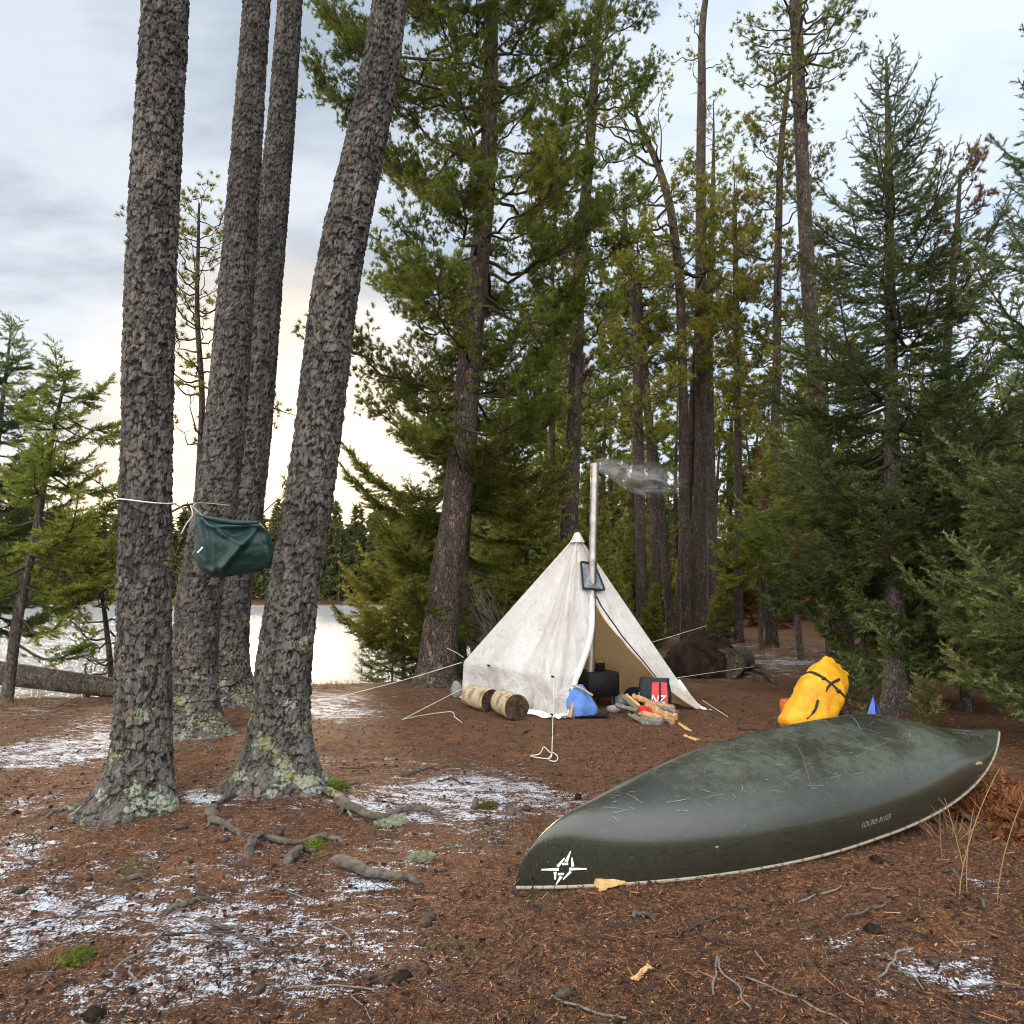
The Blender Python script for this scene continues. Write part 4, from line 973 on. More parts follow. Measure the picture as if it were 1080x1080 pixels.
up = t.n('ShaderNodeSeparateXYZ', Vector=t.n('ShaderNodeNewGeometry').outputs['Normal']).outputs[2]
zloc = t.n('ShaderNodeSeparateXYZ', Vector=co).outputs[2]
weave = t.math('MULTIPLY', t.n('ShaderNodeTexWave', Vector=wr, Scale=55., Distortion=.6).outputs['Fac'], .5)
c = t.mix(bl, (.013, .0135, .009), (.026, .027, .018))
c = t.mix(t.math('MULTIPLY', weave, .3), c, (.060, .062, .048))
c = t.mix(t.math('MULTIPLY', t.ramp(ln_, .5, .72), .6), c, (.010, .011, .009))
wear = t.math('MULTIPLY', t.ramp(zloc, .05, .35), t.ramp(t.math('ADD', t.math('MULTIPLY', bl, .6), t.math('MULTIPLY', t.noise(wr, 14., 5., .7), .5)), .42, .72))
c = t.mix(t.math('MULTIPLY', wear, .5), c, (.10, .115, .088))
c = t.mix(t.math('MULTIPLY', t.ramp(fn, .62, .74), .35), c, (.20, .21, .18))
ro = t.math('ADD', t.math('ADD', .18, t.math('MULTIPLY', wear, .12)), t.math('MULTIPLY', fn, .1))
t.out(t.bsdf(c, ro, .5, t.bump(t.math('ADD', t.math('MULTIPLY', weave, .3), fn), .12, .003)))
M['hull'] = m
simple('scratch', (.22, .25, .22), .8, .2, var=.4, scale=20)
simple('black_rubber', (.010, .010, .011), .6, .3)
simple('emblem_white', (.78, .78, .76), .6, .3, var=.08)
hu = ha.build('hull', [M['hull'], M['scratch'], M['black_rubber']], canoe)
m, nt = mat('gunwale'); t = NT(nt); ti = t.attr('tint'); co = t.coord()
c = t.mix(t.noise(co, 25., 4., .6), (.17, .145, .105), (.30, .265, .20)); c = t.mix(t.math('MULTIPLY', ti, .85), c, (.06, .045, .03))
t.out(t.bsdf(c, .6, .3, t.bump(t.noise(co, 80.), .2, .002))); M['gunwale'] = m
for sgn in (-1, 1):
    n_ = 420; tq = np.sin(np.linspace(-PI / 2, PI / 2, n_)) * .9985
    g = Acc(); p = hull(tq, np.full(n_, float(sgn)))
    p = p + A_([0, 0, .004])
    k = np.zeros(n_); k[::9] = 1.
    tubes(g, p[None], np.full((1, n_), .0105), 8, 0, True)
    g.att['tint'] = [(0, np.repeat(k, 8))]
    g.build('gunwale', M['gunwale'], canoe)
# yoke and two seats inside, and end plates
for t_ in (0.02, -.5, .55):
    p0, p1 = hull(t_, -.97), hull(t_, .97); g = Acc()
    c = (p0 + p1) / 2; L_ = np.linalg.norm(p1 - p0) - .02
    box(g, c + A_([0, 0, .02]), (.06 if t_ == .02 else .2, L_, .02), math.atan2(cax[1], cax[0]), .006)
    g.build('yoke' if t_ == .02 else 'seat', M.get('seatwood') or simple('seatwood', (.30, .17, .07), .6, .3, var=.3, scale=12), canoe)
# compass-star emblem on the bow
def side_w(t_, z_):
    wv = np.linspace(-.9995, -.01, 500); zz = hull(np.full(500, t_), wv)[:, 2] - (_cz0 + (_cz1 - _cz0) * ((1 + t_) / 2) ** 3.0)
    return wv[np.argmin(np.abs(zz - z_))]
EC_T, EC_Z = -.900, .095
def on_side(u, v, off=.003):
    t_ = EC_T + u / (CL / 2)
    return hull(t_, side_w(t_, EC_Z + v), off)
ea = Acc()
strokes = [((-.105, 0), (-.026, 0), .003, .0075), ((.105, -.002), (.022, 0), .003, .0075), ((.026, .088), (.006, .036), .002, .0085), ((-.032, -.078), (-.012, -.036), .002, .0085),
           ((-.002, .055), (-.032, .014), .003, .007), ((.032, .056), (.038, .012), .003, .007), ((-.042, -.012), (-.038, -.052), .007, .003), ((.030, -.012), (-.002, -.052), .007, .003),
           ((-.012, .026), (.016, .026), .0055, .0055), ((-.028, -.024), (.0, -.024), .0055, .0055)]
for (a_, b_, w0, w1) in strokes:
    a_, b_ = A_(a_), A_(b_); d = nrm(b_ - a_); n_ = A_([-d[1], d[0]])
    row = []
    for k in range(7):
        q = a_ + (b_ - a_) * k / 6; w_ = w0 + (w1 - w0) * k / 6
        row += [on_side(*(q - n_ * w_)), on_side(*(q + n_ * w_))]
    ea.add(A_(row), grid_faces(7, 2), 0)
ea.build('emblem', M['emblem_white'], canoe)
# small lettering along the near gunwale
def text_points(s, size):
    cu = bpy.data.curves.new('lettering', 'FONT'); cu.body = s; cu.size = size; cu.align_x = 'CENTER'; cu.shear = .2
    ob = bpy.data.objects.new('lettering', cu); COL.objects.link(ob)
    bpy.context.view_layer.update()
    me = ob.evaluated_get(bpy.context.evaluated_depsgraph_get()).to_mesh()
    me.calc_loop_triangles()
    V = A_([v.co[:] for v in me.vertices]); Fa = A_([tr.vertices[:] for tr in me.loop_triangles])
    bpy.data.objects.remove(ob); bpy.data.curves.remove(cu)
    return V, Fa
V, Fa = text_points('SOURIS RIVER', .046)
ta = Acc(); EC_T, EC_Z = -.035, .112
ta.add(A_([on_side(v[0] * .92, v[1], .002) for v in V]), Fa, 0)
ta.build('lettering', simple('letter_grey', (.20, .21, .21), .6, .3, var=.2), canoe)
# painter cord loop at the stem
p = hull(-.985, -.9); g = Acc()
tube(g, smooth_path([p + A_([-.01, -.02, .05]), p + A_([-.05, -.05, .0]), p + A_([.01, -.07, -.02]), p + A_([.05, -.04, .02]), p + A_([.03, -.005, .05])], 20), .004, 6)
g.build('cord_loop', M['black_rubber'], canoe)
# wood block under the near gunwale
simple('fresh_wood', (.42, .26, .11), .75, .2, var=.3, scale=16, col2=(.34, .18, .07))
simple('split_wood', (.36, .205, .095), .85, .15, var=.35, scale=18, col2=(.22, .12, .06))
simple('grey_bark', (.14, .125, .11), .9, .15, var=.4, scale=25, col2=(.08, .068, .055))
simple('green_bark', (.13, .14, .095), .9, .15, var=.4, scale=25, col2=(.10, .085, .06))
g = Acc(); b = G(636, 940); d = A_([.92, .39, .12])
def wedge(acc, a, b, w, h, seed, mat=0, twist=0., bark=None):
    """a split billet: a wedge of log from a to b, ragged ends, bark (material 1) on its round side"""
    a, b = A_(a), A_(b); d = nrm(b - a); r = np.random.default_rng(seed)
    s = nrm(np.cross(A_([0, 0, 1.]), d)); u = np.cross(d, s)
    ct, st = math.cos(twist), math.sin(twist); s, u = s * ct + u * st, u * ct - s * st
    prof_ = [(-.5, -.3), (-.15, -.5), (.25, -.48), (.52, -.25), (.5, .1), (.2, .42), (-.05, .5), (-.35, .2)]
    n = 12; k = len(prof_)
    rows = []
    for i in range(n):
        q = i / (n - 1); c = a + (b - a) * q
        sc = 1 + .10 * r.normal()
        rows.append([c + s * x * w * sc + u * y * h * sc + r.normal(size=3) * .003 for (x, y) in prof_])
    V = A_(rows).reshape(-1, 3); F = grid_faces(n, k, True)
    j = np.tile(np.arange(k), n - 1)
    isb = (j < 3) if bark is None else np.isin(j, bark)
    acc.add(V, F[~isb], mat); 
    if isb.any(): acc.add(V, F[isb], mat + 1)
    for e, fl in ((0, True), (n - 1, False)):
        ring = V[e * k:e * k + k]; VV = np.vstack([ring, ring.mean(0) + d * (.004 if e else -.004)]); f = A_([(i, (i + 1) % k, k) for i in range(k)])
        acc.add(VV, f[:, ::-1] if fl else f, mat)
wedge(g, b + A_([-.03, .02, .022]), b + A_([.21, .13, .03]), .07, .045, 3)
solo('wood_block', g, [M['fresh_wood'], M['fresh_wood']], b, 'pale wood block wedged under the canoe near the star emblem', 'wood block', smooth=False)

# ------------------------------------------------------------------ tent
simple('canvas_trim', (.70, .69, .67), .85, .15, var=.1, scale=6, bump=.3)
m, nt = mat('canvas'); t = NT(nt); co = t.coord()
n1 = t.noise(co, 1.8, 4., .6); n2 = t.noise(co, 8., 5., .6)
z_ = t.n('ShaderNodeSeparateXYZ', Vector=co).outputs[2]
c = t.mix(t.ramp(n1, .3, .7), (.60, .595, .58), (.51, .50, .475))
c = t.mix(t.math('MULTIPLY', t.ramp(n2, .58, .78), .35), c, (.52, .47, .38))
low = t.math('MULTIPLY', t.ramp(z_, .30, .02), t.ramp(n2, .3, .65))
c = t.mix(t.math('MULTIPLY', low, .4), c, (.36, .29, .21))
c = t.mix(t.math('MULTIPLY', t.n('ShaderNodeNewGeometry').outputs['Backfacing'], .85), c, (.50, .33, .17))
h = t.math('ADD', t.math('ADD', t.noise(t.mapping(co, (1, 1, .45)), 11., 5., .6, .8), t.math('MULTIPLY', t.noise(co, 5., 3., .5, 1.2), 1.2)), t.math('MULTIPLY', t.noise(co, 260., 2., .5), .12))
b_ = t.bump(h, .8, .035)
tr = t.n('ShaderNodeBsdfTranslucent', Color=(.85, .58, .30, 1)).outputs[0]
t.out(t.n('ShaderNodeMixShader', i0=.26, i1=t.bsdf(c, .9, .1, b_), i2=tr).outputs[0]); M['canvas'] = m
TF_, TL_, TR_ = G(583, 758), G(487, 736), G(737, 747)
TB_ = TR_ + TL_ - TF_; TB_[2] = terrain(TB_[0], TB_[1])[0]
TA_ = P(609, 563, 9.42)
cen = (TF_ + TL_ + TR_ + TB_) / 4
def inward(p, d, dz):
    q = p + nrm((cen - p) * A_([1, 1, 0])) * d; q[2] = p[2] + dz; return q
WF, WL, WR, WB = P(584, 714, TF_[1] + .04), P(489, 698, TL_[1] + .02), P(713, 715, TR_[1] + .12), inward(TB_, .05, .43)
tent = empty('tent', cen * A_([1, 1, 0]) + A_([0, 0, float(terrain(cen[0], cen[1])[0])]), 'white canvas hot tent, pyramid-shaped with low walls, its doorway open', 'tent')
def panel(A, P0, P1, B0, B1, slo, shi, nS=40, nV=44, nW=12, seed=0, tie=None, sag=.05, loose=.014, v0=0.0):
    vs = np.concatenate([np.linspace(v0, 1, nV), 1 + np.linspace(0, 1, nW + 1)[1:]])
    n_ = nrm(np.cross(P1 - P0, A - P0)); 
    if n_ @ ((P0 + P1) / 2 - cen) < 0: n_ = -n_
    rows = []
    for v in vs:
        a, b = slo(v), shi(v); s = a + (b - a) * np.linspace(0, 1, nS)
        if v <= 1:
            e0, e1 = A + (P0 - A) * v, A + (P1 - A) * v
            p = e0 + (e1 - e0) * s[:, None]
        else:
            q = v - 1
            p = (P0 + (P1 - P0) * s[:, None]) * (1 - q) + (B0 + (B1 - B0) * s[:, None]) * q
        vv = min(v, 1.); wq = max(0., v - 1)
        k = np.stack([s * 9 + 3 * seed, np.full(nS, v * 1.4), np.full(nS, seed)], 1)
        d = -sag * np.sin(PI * s) * np.sin(PI * vv * .92) * (1 - wq)
        if tie is not None: d = d + sag * .9 * np.exp(-((s - tie) / .13) ** 2) * vv ** 1.2 * (1 - wq) ** 2 - .05 * wq * (1 - wq) * 4 * np.abs(np.sin(PI * s * 2)) * .6
        d = d + loose * fbm(k, 3, seed) * (.25 + .75 * vv) + loose * .8 * fbm(np.stack([s * 3.2 + v * 1.8, v * 3.4 - s * 1.2, s * 0 + seed], 1), 3, seed + 3) * vv
        d = d + wq * (.028 * fbm(np.stack([s * 12, np.full(nS, v * 1.2), s * 0 + seed], 1), 2, seed + 9) + .02 * np.sin(s * 31 + seed) * wq)
        edge = np.minimum(1, np.minimum(s, 1 - s) / .05) if (a == 0 and b == 1) else np.minimum(1, np.where(a == 0, s, 1 - s) / .05)
        rows.append(p + n_ * (d * np.clip(edge, 0, 1))[:, None])
    return A_(rows), n_
one = lambda v: 1.0
zero = lambda v: 0.0
ca = Acc()
pl_, nl_ = panel(TA_, WL, WF, TL_, TF_, zero, one, 90, 56, 16, 1, .43, .11, .040)
pr_, _ = panel(TA_, WR, WB, TR_, TB_, zero, one, 40, 44, 12, 2, .5, .06)
pb_, _ = panel(TA_, WB, WL, TB_, TL_, zero, one, 40, 44, 12, 3, .5, .06)
VD = .44
sL = lambda v: .49 if v <= VD else float(np.interp(v, [VD, 1, 2], [.48, .17, .10]))
sR = lambda v: .49 if v <= VD else float(np.interp(v, [VD, .7, .9, 1, 2], [.50, .635, .75, .79, .93]))
TR2 = P(741, 748, TR_[1] - .06)
TR2[2] = max(TR2[2], terrain(TR2[0], TR2[1])[0] + .01)
WR2 = WR
pf1, nf = panel(TA_, WF, WR2, TF_, TR2, zero, sL, 34, 60, 14, 4, None, .04, .034)
pf2, _ = panel(TA_, WF, WR2, TF_, TR2, sR, one, 34, 60, 14, 5, None, .06, .038)
# flap fabric is slack: gathers into folds that run with the flap
sv = np.linspace(0, 1, 34); nv = pf2.shape[0]; vv = np.concatenate([np.linspace(0, 1, 60), 1 + np.linspace(0, 1, 15)[1:]])
fold = (np.sin(sv[None] * 13 + vv[:, None] * 2.) * .5 + np.sin(sv[None] * 24 - vv[:, None] * 3.) * .3) * .030 * sstep(.46, 1.05, vv)[:, None] * np.sin(PI * np.clip(sv, .02, .98))[None] ** .6
pf2 = pf2 + fold[..., None] * nf
curl = sstep(.5, 1.1, vv)[:, None] * np.exp(-(sv / .16) ** 2)[None] * .06
pf2 = pf2 + curl[..., None] * nf
for g_ in (pl_, pr_, pb_, pf1, pf2):
    fc = grid_faces(g_.shape[0], g_.shape[1]); mm = g_[20, 10]
    if np.cross(g_[20, 14] - mm, g_[26, 10] - mm) @ ((mm - cen) * A_([1, 1, 0])) < 0: fc = fc[:, ::-1]
    ca.add(g_.reshape(-1, 3), fc, 0)
# peak cap
an = np.arange(14) * 2 * PI / 14; ring = lambda r, z: TA_ + np.stack([r * np.cos(an), r * np.sin(an), np.full(14, z)], 1)
ca.add(np.vstack([ring(.10, -.115), ring(.055, -.03), ring(.035, .012), ring(.002, .022)]), grid_faces(4, 14, True), 0)
# corner pulled out and pegged at the right
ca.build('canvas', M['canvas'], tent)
def ribbon(acc, pts, n_, wid, off, mat=0, thick=.004):
    pts = np.asarray(pts); tg = nrm(np.gradient(pts, axis=0)); s = np.cross(n_, tg) * wid / 2
    a = pts + n_ * off
    V = np.stack([a - s, a + s, a + s - n_ * thick, a - s - n_ * thick], 1).reshape(-1, 3)
    acc.add(V, grid_faces(len(pts), 4, True), mat)
g = Acc(); e = pf1[26:, -1]; ribbon(g, e + np.cross(nf, nrm(np.gradient(e, axis=0))) * 0.0, nf, .075, .012, 0); g.build('door_hem', M['canvas_trim'], tent)
g = Acc(); ribbon(g, pf2[26:60, 5], nf, .016, .012, 0); g.build('zipper', M['black_rubber'], tent)
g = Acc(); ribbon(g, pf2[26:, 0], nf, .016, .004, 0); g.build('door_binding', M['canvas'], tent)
# stove jack patch with a black border
def face_pt(s, v, off=0.): 
    e0, e1 = TA_ + (WF - TA_) * v, TA_ + (WR2 - TA_) * v
    return e0 + (e1 - e0) * s + nf * off
simple('jack_foil', (.22, .25, .28), .35, .5, metal=.6, var=.3, scale=20, bump=.6)
quad = [(.28, .215), (.80, .215), (.72, .405), (.28, .405)]
def jgrid(q, n, off):
    u = np.linspace(0, 1, n)
    rows = []
    for b in u:
        l = A_(q[0]) + (A_(q[3]) - A_(q[0])) * b; r = A_(q[1]) + (A_(q[2]) - A_(q[1])) * b
        rows.append([face_pt(*(l + (r - l) * a), off + .003 * math.sin(9 * a + 5 * b)) for a in u])
    return A_(rows)
g = Acc(); jg = jgrid(quad, 12, .020); g.add(jg.reshape(-1, 3), grid_faces(12, 12), 0); jk = g.build('stove_jack', M['jack_foil'], tent)
g = Acc()
lp = np.concatenate([jg[0, :], jg[1:, -1], jg[-1, ::-1][1:], jg[::-1, 0][1:]])
for (a, b) in ((0, 12), (11, 23), (22, 34), (33, 45)): ribbon(g, lp[a:b], nf, .028, .004, 0)
g.build('border', M['black_rubber'], jk)
# ground skirt of white cloth spilling outward along the near walls
g = Acc(); n_ = 60; u = np.linspace(0, 1, n_)
def skirt(acc, Pa, Pb, out, wid, seed):
    rows = []
    for k, q in enumerate((-.02, .25, .6, 1.)):
        p = Pa + (Pb - Pa) * u[:, None] + out * (q * (wid * (.75 + .45 * vnoise(np.stack([u * 6, u * 0, u * 0 + seed], 1), 4))))[:, None]
        p[:, 2] = terrain(p[:, 0], p[:, 1]) + (.05, .032, .026, .016)[k] + .012 * vnoise(np.stack([u * 22, u * 0 + k * .4, u * 0 + seed], 1), 6)
        rows.append(p)
    acc.add(A_(rows).reshape(-1, 3), grid_faces(4, n_), 0)
skirt(g, TL_, TF_, nrm(nl_ * A_([1, 1, 0])), .13, 1); skirt(g, TF_, TF_ + (TR_ - TF_) * .13, nrm(nf * A_([1, 1, 0])), .10, 2)
g.build('ground_skirt', M['canvas_trim'], tent)
# dark tie tabs
for q in (WF, WL, pl_[55, 30], TF_ + A_([0.0, -.05, .05])):
    g = Acc(); tube(g, [q + nl_ * .0, q + nl_ * .035 + A_([0, 0, -.004])], .012, 8); g.build('tie_tab', M['black_rubber'], tent)
g = Acc(); ribbon(g, smooth_path([pf2[60, -1], pf2[-1, -1], pf2[-1, -1] + A_([.12, -.06, -.03])], 8), nf, .05, .01); g.build('peg_loop', M['canvas_trim'], tent)
for s_ in (.45,):                                                 # wooden pole inside holding the peak
    g = Acc(); c0 = cen + A_([-.02, .12, 0]); c0[2] = terrain(c0[0], c0[1])[0] - .05
    tube(g, [c0, TA_ + A_([0, .0, -.05])], .022, 10); g.build('tent_pole', M['grey_bark'], tent)

# ------------------------------------------------------------------ stove inside the tent
simple('stove_black', (.006, .0055, .0055), .7, .2, var=.4, scale=12)
simple('pipe_steel', (.32, .30, .28), .42, .5, metal=.9, var=.35, scale=7, col2=(.24, .21, .19))
PX = P(622.5, 700, 9.295); PT = P(627.5, 489, 9.295)
sg = on_ground(P(627, 720, 9.36)[0], 9.39)
stove = empty('camp_stove', sg, 'black box stove in the tent doorway, steel pipe rising through the canvas', 'stove')
g = Acc(); box(g, sg + A_([.0, 0, .30]), (.46, .50, .30), .42, .02); g.build('firebox', M['stove_black'], stove)
for (ax_, ay_) in ((-.17, -.2), (.17, -.2), (-.17, .2), (.17, .2)):
    g = Acc(); cr, sr = math.cos(.42), math.sin(.42); q = sg + A_([ax_ * cr - ay_ * sr, ax_ * sr + ay_ * cr, 0])
    tube(g, [q + A_([0, 0, .16]), q - A_([0, 0, .02])], .012, 8); g.build('leg', M['stove_black'], stove)
g = Acc(); pz = [PX * A_([1, 1, 0]) + A_([0, 0, sg[2] + .44]), PT]
u = np.linspace(0, 1, 60); pp = pz[0] + (PT - pz[0]) * u[:, None]
rr_ = np.full(60, .052)
for k in (9, 20, 31, 42, 53): rr_[k] = .0565; rr_[k + 1] = .0565
tube(g, pp, rr_, 28); 
inner = pp[::-1][:12]; tube(g, inner + A_([0, 0, .002]), .047, 24, 0, False)
g.build('stovepipe', M['pipe_steel'], stove)
pot = empty('cooking_pot', pz[0] + A_([.13, .05, 0]), 'small blackened pot standing on the camp stove beside the pipe', 'pot')
pl0 = A_(pot.location); g = Acc()
zz_ = [(.0, .005), (.052, .005), (.06, .012), (.062, .10), (.066, .105), (.058, .106), (.055, .012), (.0, .012)]
an = np.arange(24) * 2 * PI / 24
g.add(A_([[pl0 + A_([r * math.cos(a), r * math.sin(a), z]) for a in an] for (r, z) in zz_]).reshape(-1, 3), grid_faces(len(zz_), 24, True), 0)
g.build('pot_body', M['stove_black'], pot)
g = Acc(); a = np.linspace(0, PI, 20); tube(g, pl0 + np.stack([.062 * np.cos(a), 0 * a, .10 + .075 * np.sin(a)], 1), .0035, 6); g.build('handle', M['stove_black'], pot)
# smoke drifting from the pipe
g = Acc(); sp_ = smooth_path([PT + A_([.0, 0, .0]), PT + A_([.22, .1, -.02]), PT + A_([.55, .25, -.12]), PT + A_([.95, .45, -.16]), PT + A_([1.35, .7, -.08])], 24)
tube(g, sp_, np.interp(np.linspace(0, 1, 24), [0, .1, .5, .85, 1], [.06, .13, .26, .32, .12]), 14)
m, nt = mat('smoke'); t = NT(nt); co = t.coord('Object')
gs = t.n('ShaderNodeSeparateXYZ', Vector=t.coord('Generated'))
d = t.math('MULTIPLY', t.ramp(t.math('ADD', t.noise(t.mapping(co, (.8, 1, 1.6)), 3.4, 5., .65, 1.2), t.math('MULTIPLY', t.ramp(gs.outputs[0], .45, .0), .16)), .42, .80), 2.2)
d = t.math('MULTIPLY', d, t.ramp(gs.outputs[0], 1., .45))
d = t.math('MULTIPLY', d, t.ramp(t.math('ABSOLUTE', t.math('SUBTRACT', gs.outputs[2], .5)), .5, .15))
v = t.n('ShaderNodeVolumePrincipled', Color=(.9, .9, .92, 1), Density=d)
o = t.n('ShaderNodeOutputMaterial'); nt.links.new(v.outputs[0], o.inputs['Volume'])
solo('smoke', g, m, PT, 'thin pale smoke drifting right from the stovepipe top', 'smoke', None, 'stuff')

# ------------------------------------------------------------------ bags
def blob(acc, stations, nth=36, mat=0, power=2.4, wr=.0, seed=0, freq=6., squash=None):
    """loft of superellipse sections: (centre, ex, ey, rx, ry)"""
    th = np.arange(nth) * 2 * PI / nth; rows = []
    for (c, ex, ey, rx, ry) in stations:
        cs, sn_ = np.cos(th), np.sin(th)
        x = np.sign(cs) * np.abs(cs) ** (2 / power); y = np.sign(sn_) * np.abs(sn_) ** (2 / power)
        rows.append(A_(c) + (x * rx)[:, None] * ex + (y * ry)[:, None] * ey)
    V = A_(rows); k = V.shape[0]
    if wr:
        cc = V.mean(1, keepdims=True); d = nrm(V - cc)
        q = V.reshape(-1, 3) * freq
        w_ = (1 - np.abs(fbm(q, 3, seed)) * 2.2) * wr + fbm(q * .5, 2, seed + 4) * wr * 1.2
        V = V + d * w_.reshape(V.shape[:2])[..., None]
    acc.add(V.reshape(-1, 3), grid_faces(k, nth, True), mat)
    for e, fl in ((0, True), (k - 1, False)):
        VV = np.vstack([V[e], V[e].mean(0)]); f = A_([(i, (i + 1) % nth, nth) for i in range(nth)])
        acc.add(VV, f[:, ::-1] if fl else f, mat)
    return V
simple('yellow_fabric', (.56, .265, .008), .6, .3, var=.2, scale=6, bump=.9, bdist=.02, col2=(.40, .17, .004))
simple('strap_black', (.012, .013, .018), .7, .3)
simple('orange_fabric', (.55, .12, .03), .7, .2)
yb0 = P(839, 777, 7.55); yb0[2] = terrain(yb0[0], yb0[1])[0] + .02
yb1 = P(882, 702, 7.85)
yx = nrm(yb1 - yb0); ye = nrm(np.cross(yx, A_([0, 1., 0]))); yn = np.cross(ye, yx)
if yn[1] > 0: yn = -yn; ye = -ye
yl = np.linalg.norm(yb1 - yb0)
pack = empty('dry_pack', yb0, 'bright yellow pack with black straps leaning against the young spruce', 'bag')
ys = [(0, .16, .09), (.02, .20, .125), (.10, .215, .14), (.3, .22, .15), (.5, .225, .15), (.66, .225, .145), (.80, .205, .12), (.90, .175, .08), (.96, .155, .045), (1., .14, .02)]
uu = np.linspace(0, 1, 44); yst = []
for q in uu:
    rx = np.interp(q, [s[0] for s in ys], [s[1] for s in ys]); ry = np.interp(q, [s[0] for s in ys], [s[2] for s in ys])
    yst.append((yb0 + yx * yl * q + yn * .03 * math.sin(PI * q), ye, yn, rx, ry))
g = Acc(); YV = blob(Acc(), yst, 56, 0, 3.2); blob(g, yst, 56, 0, 3.2, .013, 5, 8.); g.build('pack_body', M['yellow_fabric'], pack)
yc = lambda q: yb0 + yx * yl * q
def surf_strap(acc, pq, wid, mat=0):
    """pq: list of (row fraction, angle fraction) along the bag surface"""
    pq = smooth_path([(a, b, 0) for a, b in pq], 22)
    pts, ns = [], []
    for (a, b, _) in pq:
        i = np.clip(a, 0, 1) * 43; j = (b % 1) * 56; i0 = int(min(42, i)); j0 = int(j) % 56
        p = (YV[i0, j0] * (1 - (i - i0)) + YV[i0 + 1, j0] * (i - i0)); p2 = (YV[i0, (j0 + 1) % 56] * (1 - (i - i0)) + YV[i0 + 1, (j0 + 1) % 56] * (i - i0))
        p = p + (p2 - p) * (j - int(j)); pts.append(p); ns.append(nrm(p - YV[i0].mean(0)))
    pts, ns = A_(pts), A_(ns); tg = nrm(np.gradient(pts, axis=0)); s = nrm(np.cross(ns, tg)) * wid / 2
    a = pts + ns * .017
    acc.add(np.stack([a - s, a + s, a + s - ns * .02, a - s - ns * .02], 1).reshape(-1, 3), grid_faces(len(pts), 4, True), mat)
g = Acc()
surf_strap(g, [(.66, -.02 + k / 24.) for k in range(13)], .024); surf_strap(g, [(.66, .48 + k / 24.) for k in range(13)], .024); g.build('strap', M['strap_black'], pack)
sgn = 1 if (YV[20, 14] - YV[20].mean(0))[1] < 0 else -1
for (pq) in ([(.80, .24 * sgn), (.66, .26 * sgn), (.53, .265 * sgn)], [(.40, .27 * sgn), (.28, .262 * sgn), (.14, .27 * sgn)]):
    g = Acc(); surf_strap(g, pq, .024); g.build('strap', M['strap_black'], pack)
for (a_, b_) in ((.66, .245 * sgn), (.66, .31 * sgn)):
    i_ = int(a_ * 43); j_ = int((b_ % 1) * 56); q = YV[i_, j_]; n_ = nrm(q - YV[i_].mean(0)); g = Acc(); box(g, q + n_ * .022, (.045, .022, .034), .2, .006); g.build('buckle', M['strap_black'], pack)
g = Acc(); q = yc(.97); blob(g, [(q + ye * s_ * .15 + yx * (.02 + .01 * math.sin(9 * s_)), yx, yn, .035 * math.sqrt(max(.05, 1 - s_ * s_)), .03) for s_ in np.linspace(-1, 1, 16)], 16, 0, 2., .006, 3, 12.); g.build('rolled_top', M['yellow_fabric'], pack)
ob = P(833, 738, 7.85); g = Acc(); blob(g, [(ob + A_([.02 * z_, 0, z_ - .12]), A_([1., 0, 0]), A_([0, 1., 0]), .10 * math.sqrt(max(.04, 1 - (z_ / .17 - .3) ** 2 * .5)), .09) for z_ in np.linspace(-.28, .12, 12)], 24, 0, 2.3, .012, 8)
ob[2] = terrain(ob[0], ob[1])[0]
solo('orange_bag', g, M['orange_fabric'], ob, 'orange bag mostly hidden behind the yellow pack', 'bag')

# blue corner of tarp by the largest spruce
simple('blue_tarp', (.045, .09, .40), .5, .35, var=.3, scale=9, bump=.4)
p0 = P(921, 733, 7.75); p1, p2, p3 = P(906, 757, 7.6), P(938, 754, 7.75), P(924, 760, 8.0)
g = Acc(); u = np.linspace(0, 1, 14)
pm = P(927, 760, 7.55)
for (a, b) in ((p1, pm), (p2 - A_([.05, -.03, 0]), p2), (p3 + A_([-.08, .08, 0]), p1)):
    a, b = A_(a), A_(b); a[2] = b[2] = float(terrain(a[0], a[1])[0]) + .0
    V = p0 + (a - p0) * u[:, None, None] * (1 - u)[None, :, None] + (b - p0) * (u[:, None] * u[None])[..., None]
    V = V + .016 * fbm(V.reshape(-1, 3) * 9, 2, 5).reshape(14, 14)[..., None]
    g.add(V.reshape(-1, 3), grid_faces(14, 14), 0)
ba = on_ground(p0[0], p0[1])
solo('tarp_corner', g, M['blue_tarp'], ba, 'blue tarp propped to a point at the foot of the largest spruce', 'tarp')

# blue sack in the tent doorway
simple('blue_cloth', (.085, .17, .40), .8, .2, var=.3, scale=8, bump=.6, bdist=.012, col2=(.05, .11, .29))
bb = G(612, 757); bb = on_ground(bb[0] + .01, bb[1] + .12)
g = Acc(); sack = empty('blue_sack', bb, 'crumpled blue cloth sack in the tent doorway', 'bag')
blob(g, [(bb + A_([.01 * math.sin(7 * q) - .06 * q, .03 * q, q * .36]), A_([1., .1, 0]), A_([-.1, 1., 0]), np.interp(q, [0, .05, .3, .6, .85, 1], [.13, .175, .185, .165, .125, .07]), np.interp(q, [0, .05, .3, .6, .85, 1], [.10, .14, .15, .13, .08, .02])) for q in np.linspace(0, 1, 30)], 48, 0, 2.3, .022, 12, 8.)
g.build('sack_body', M['blue_cloth'], sack)
g = Acc(); tube(g, smooth_path([bb + A_([-.10, -.03, .36]), bb + A_([.0, -.09, .335]), bb + A_([.14, -.10, .25])], 12), .013, 8); g.build('drawstring', simple('straw_cord', (.32, .28, .16), .85, .2), sack)
g = Acc(); q = G(603, 758); wedge(g, q + A_([-.03, -.02, .02]), q + A_([.05, .10, .25]), .045, .035, 21)
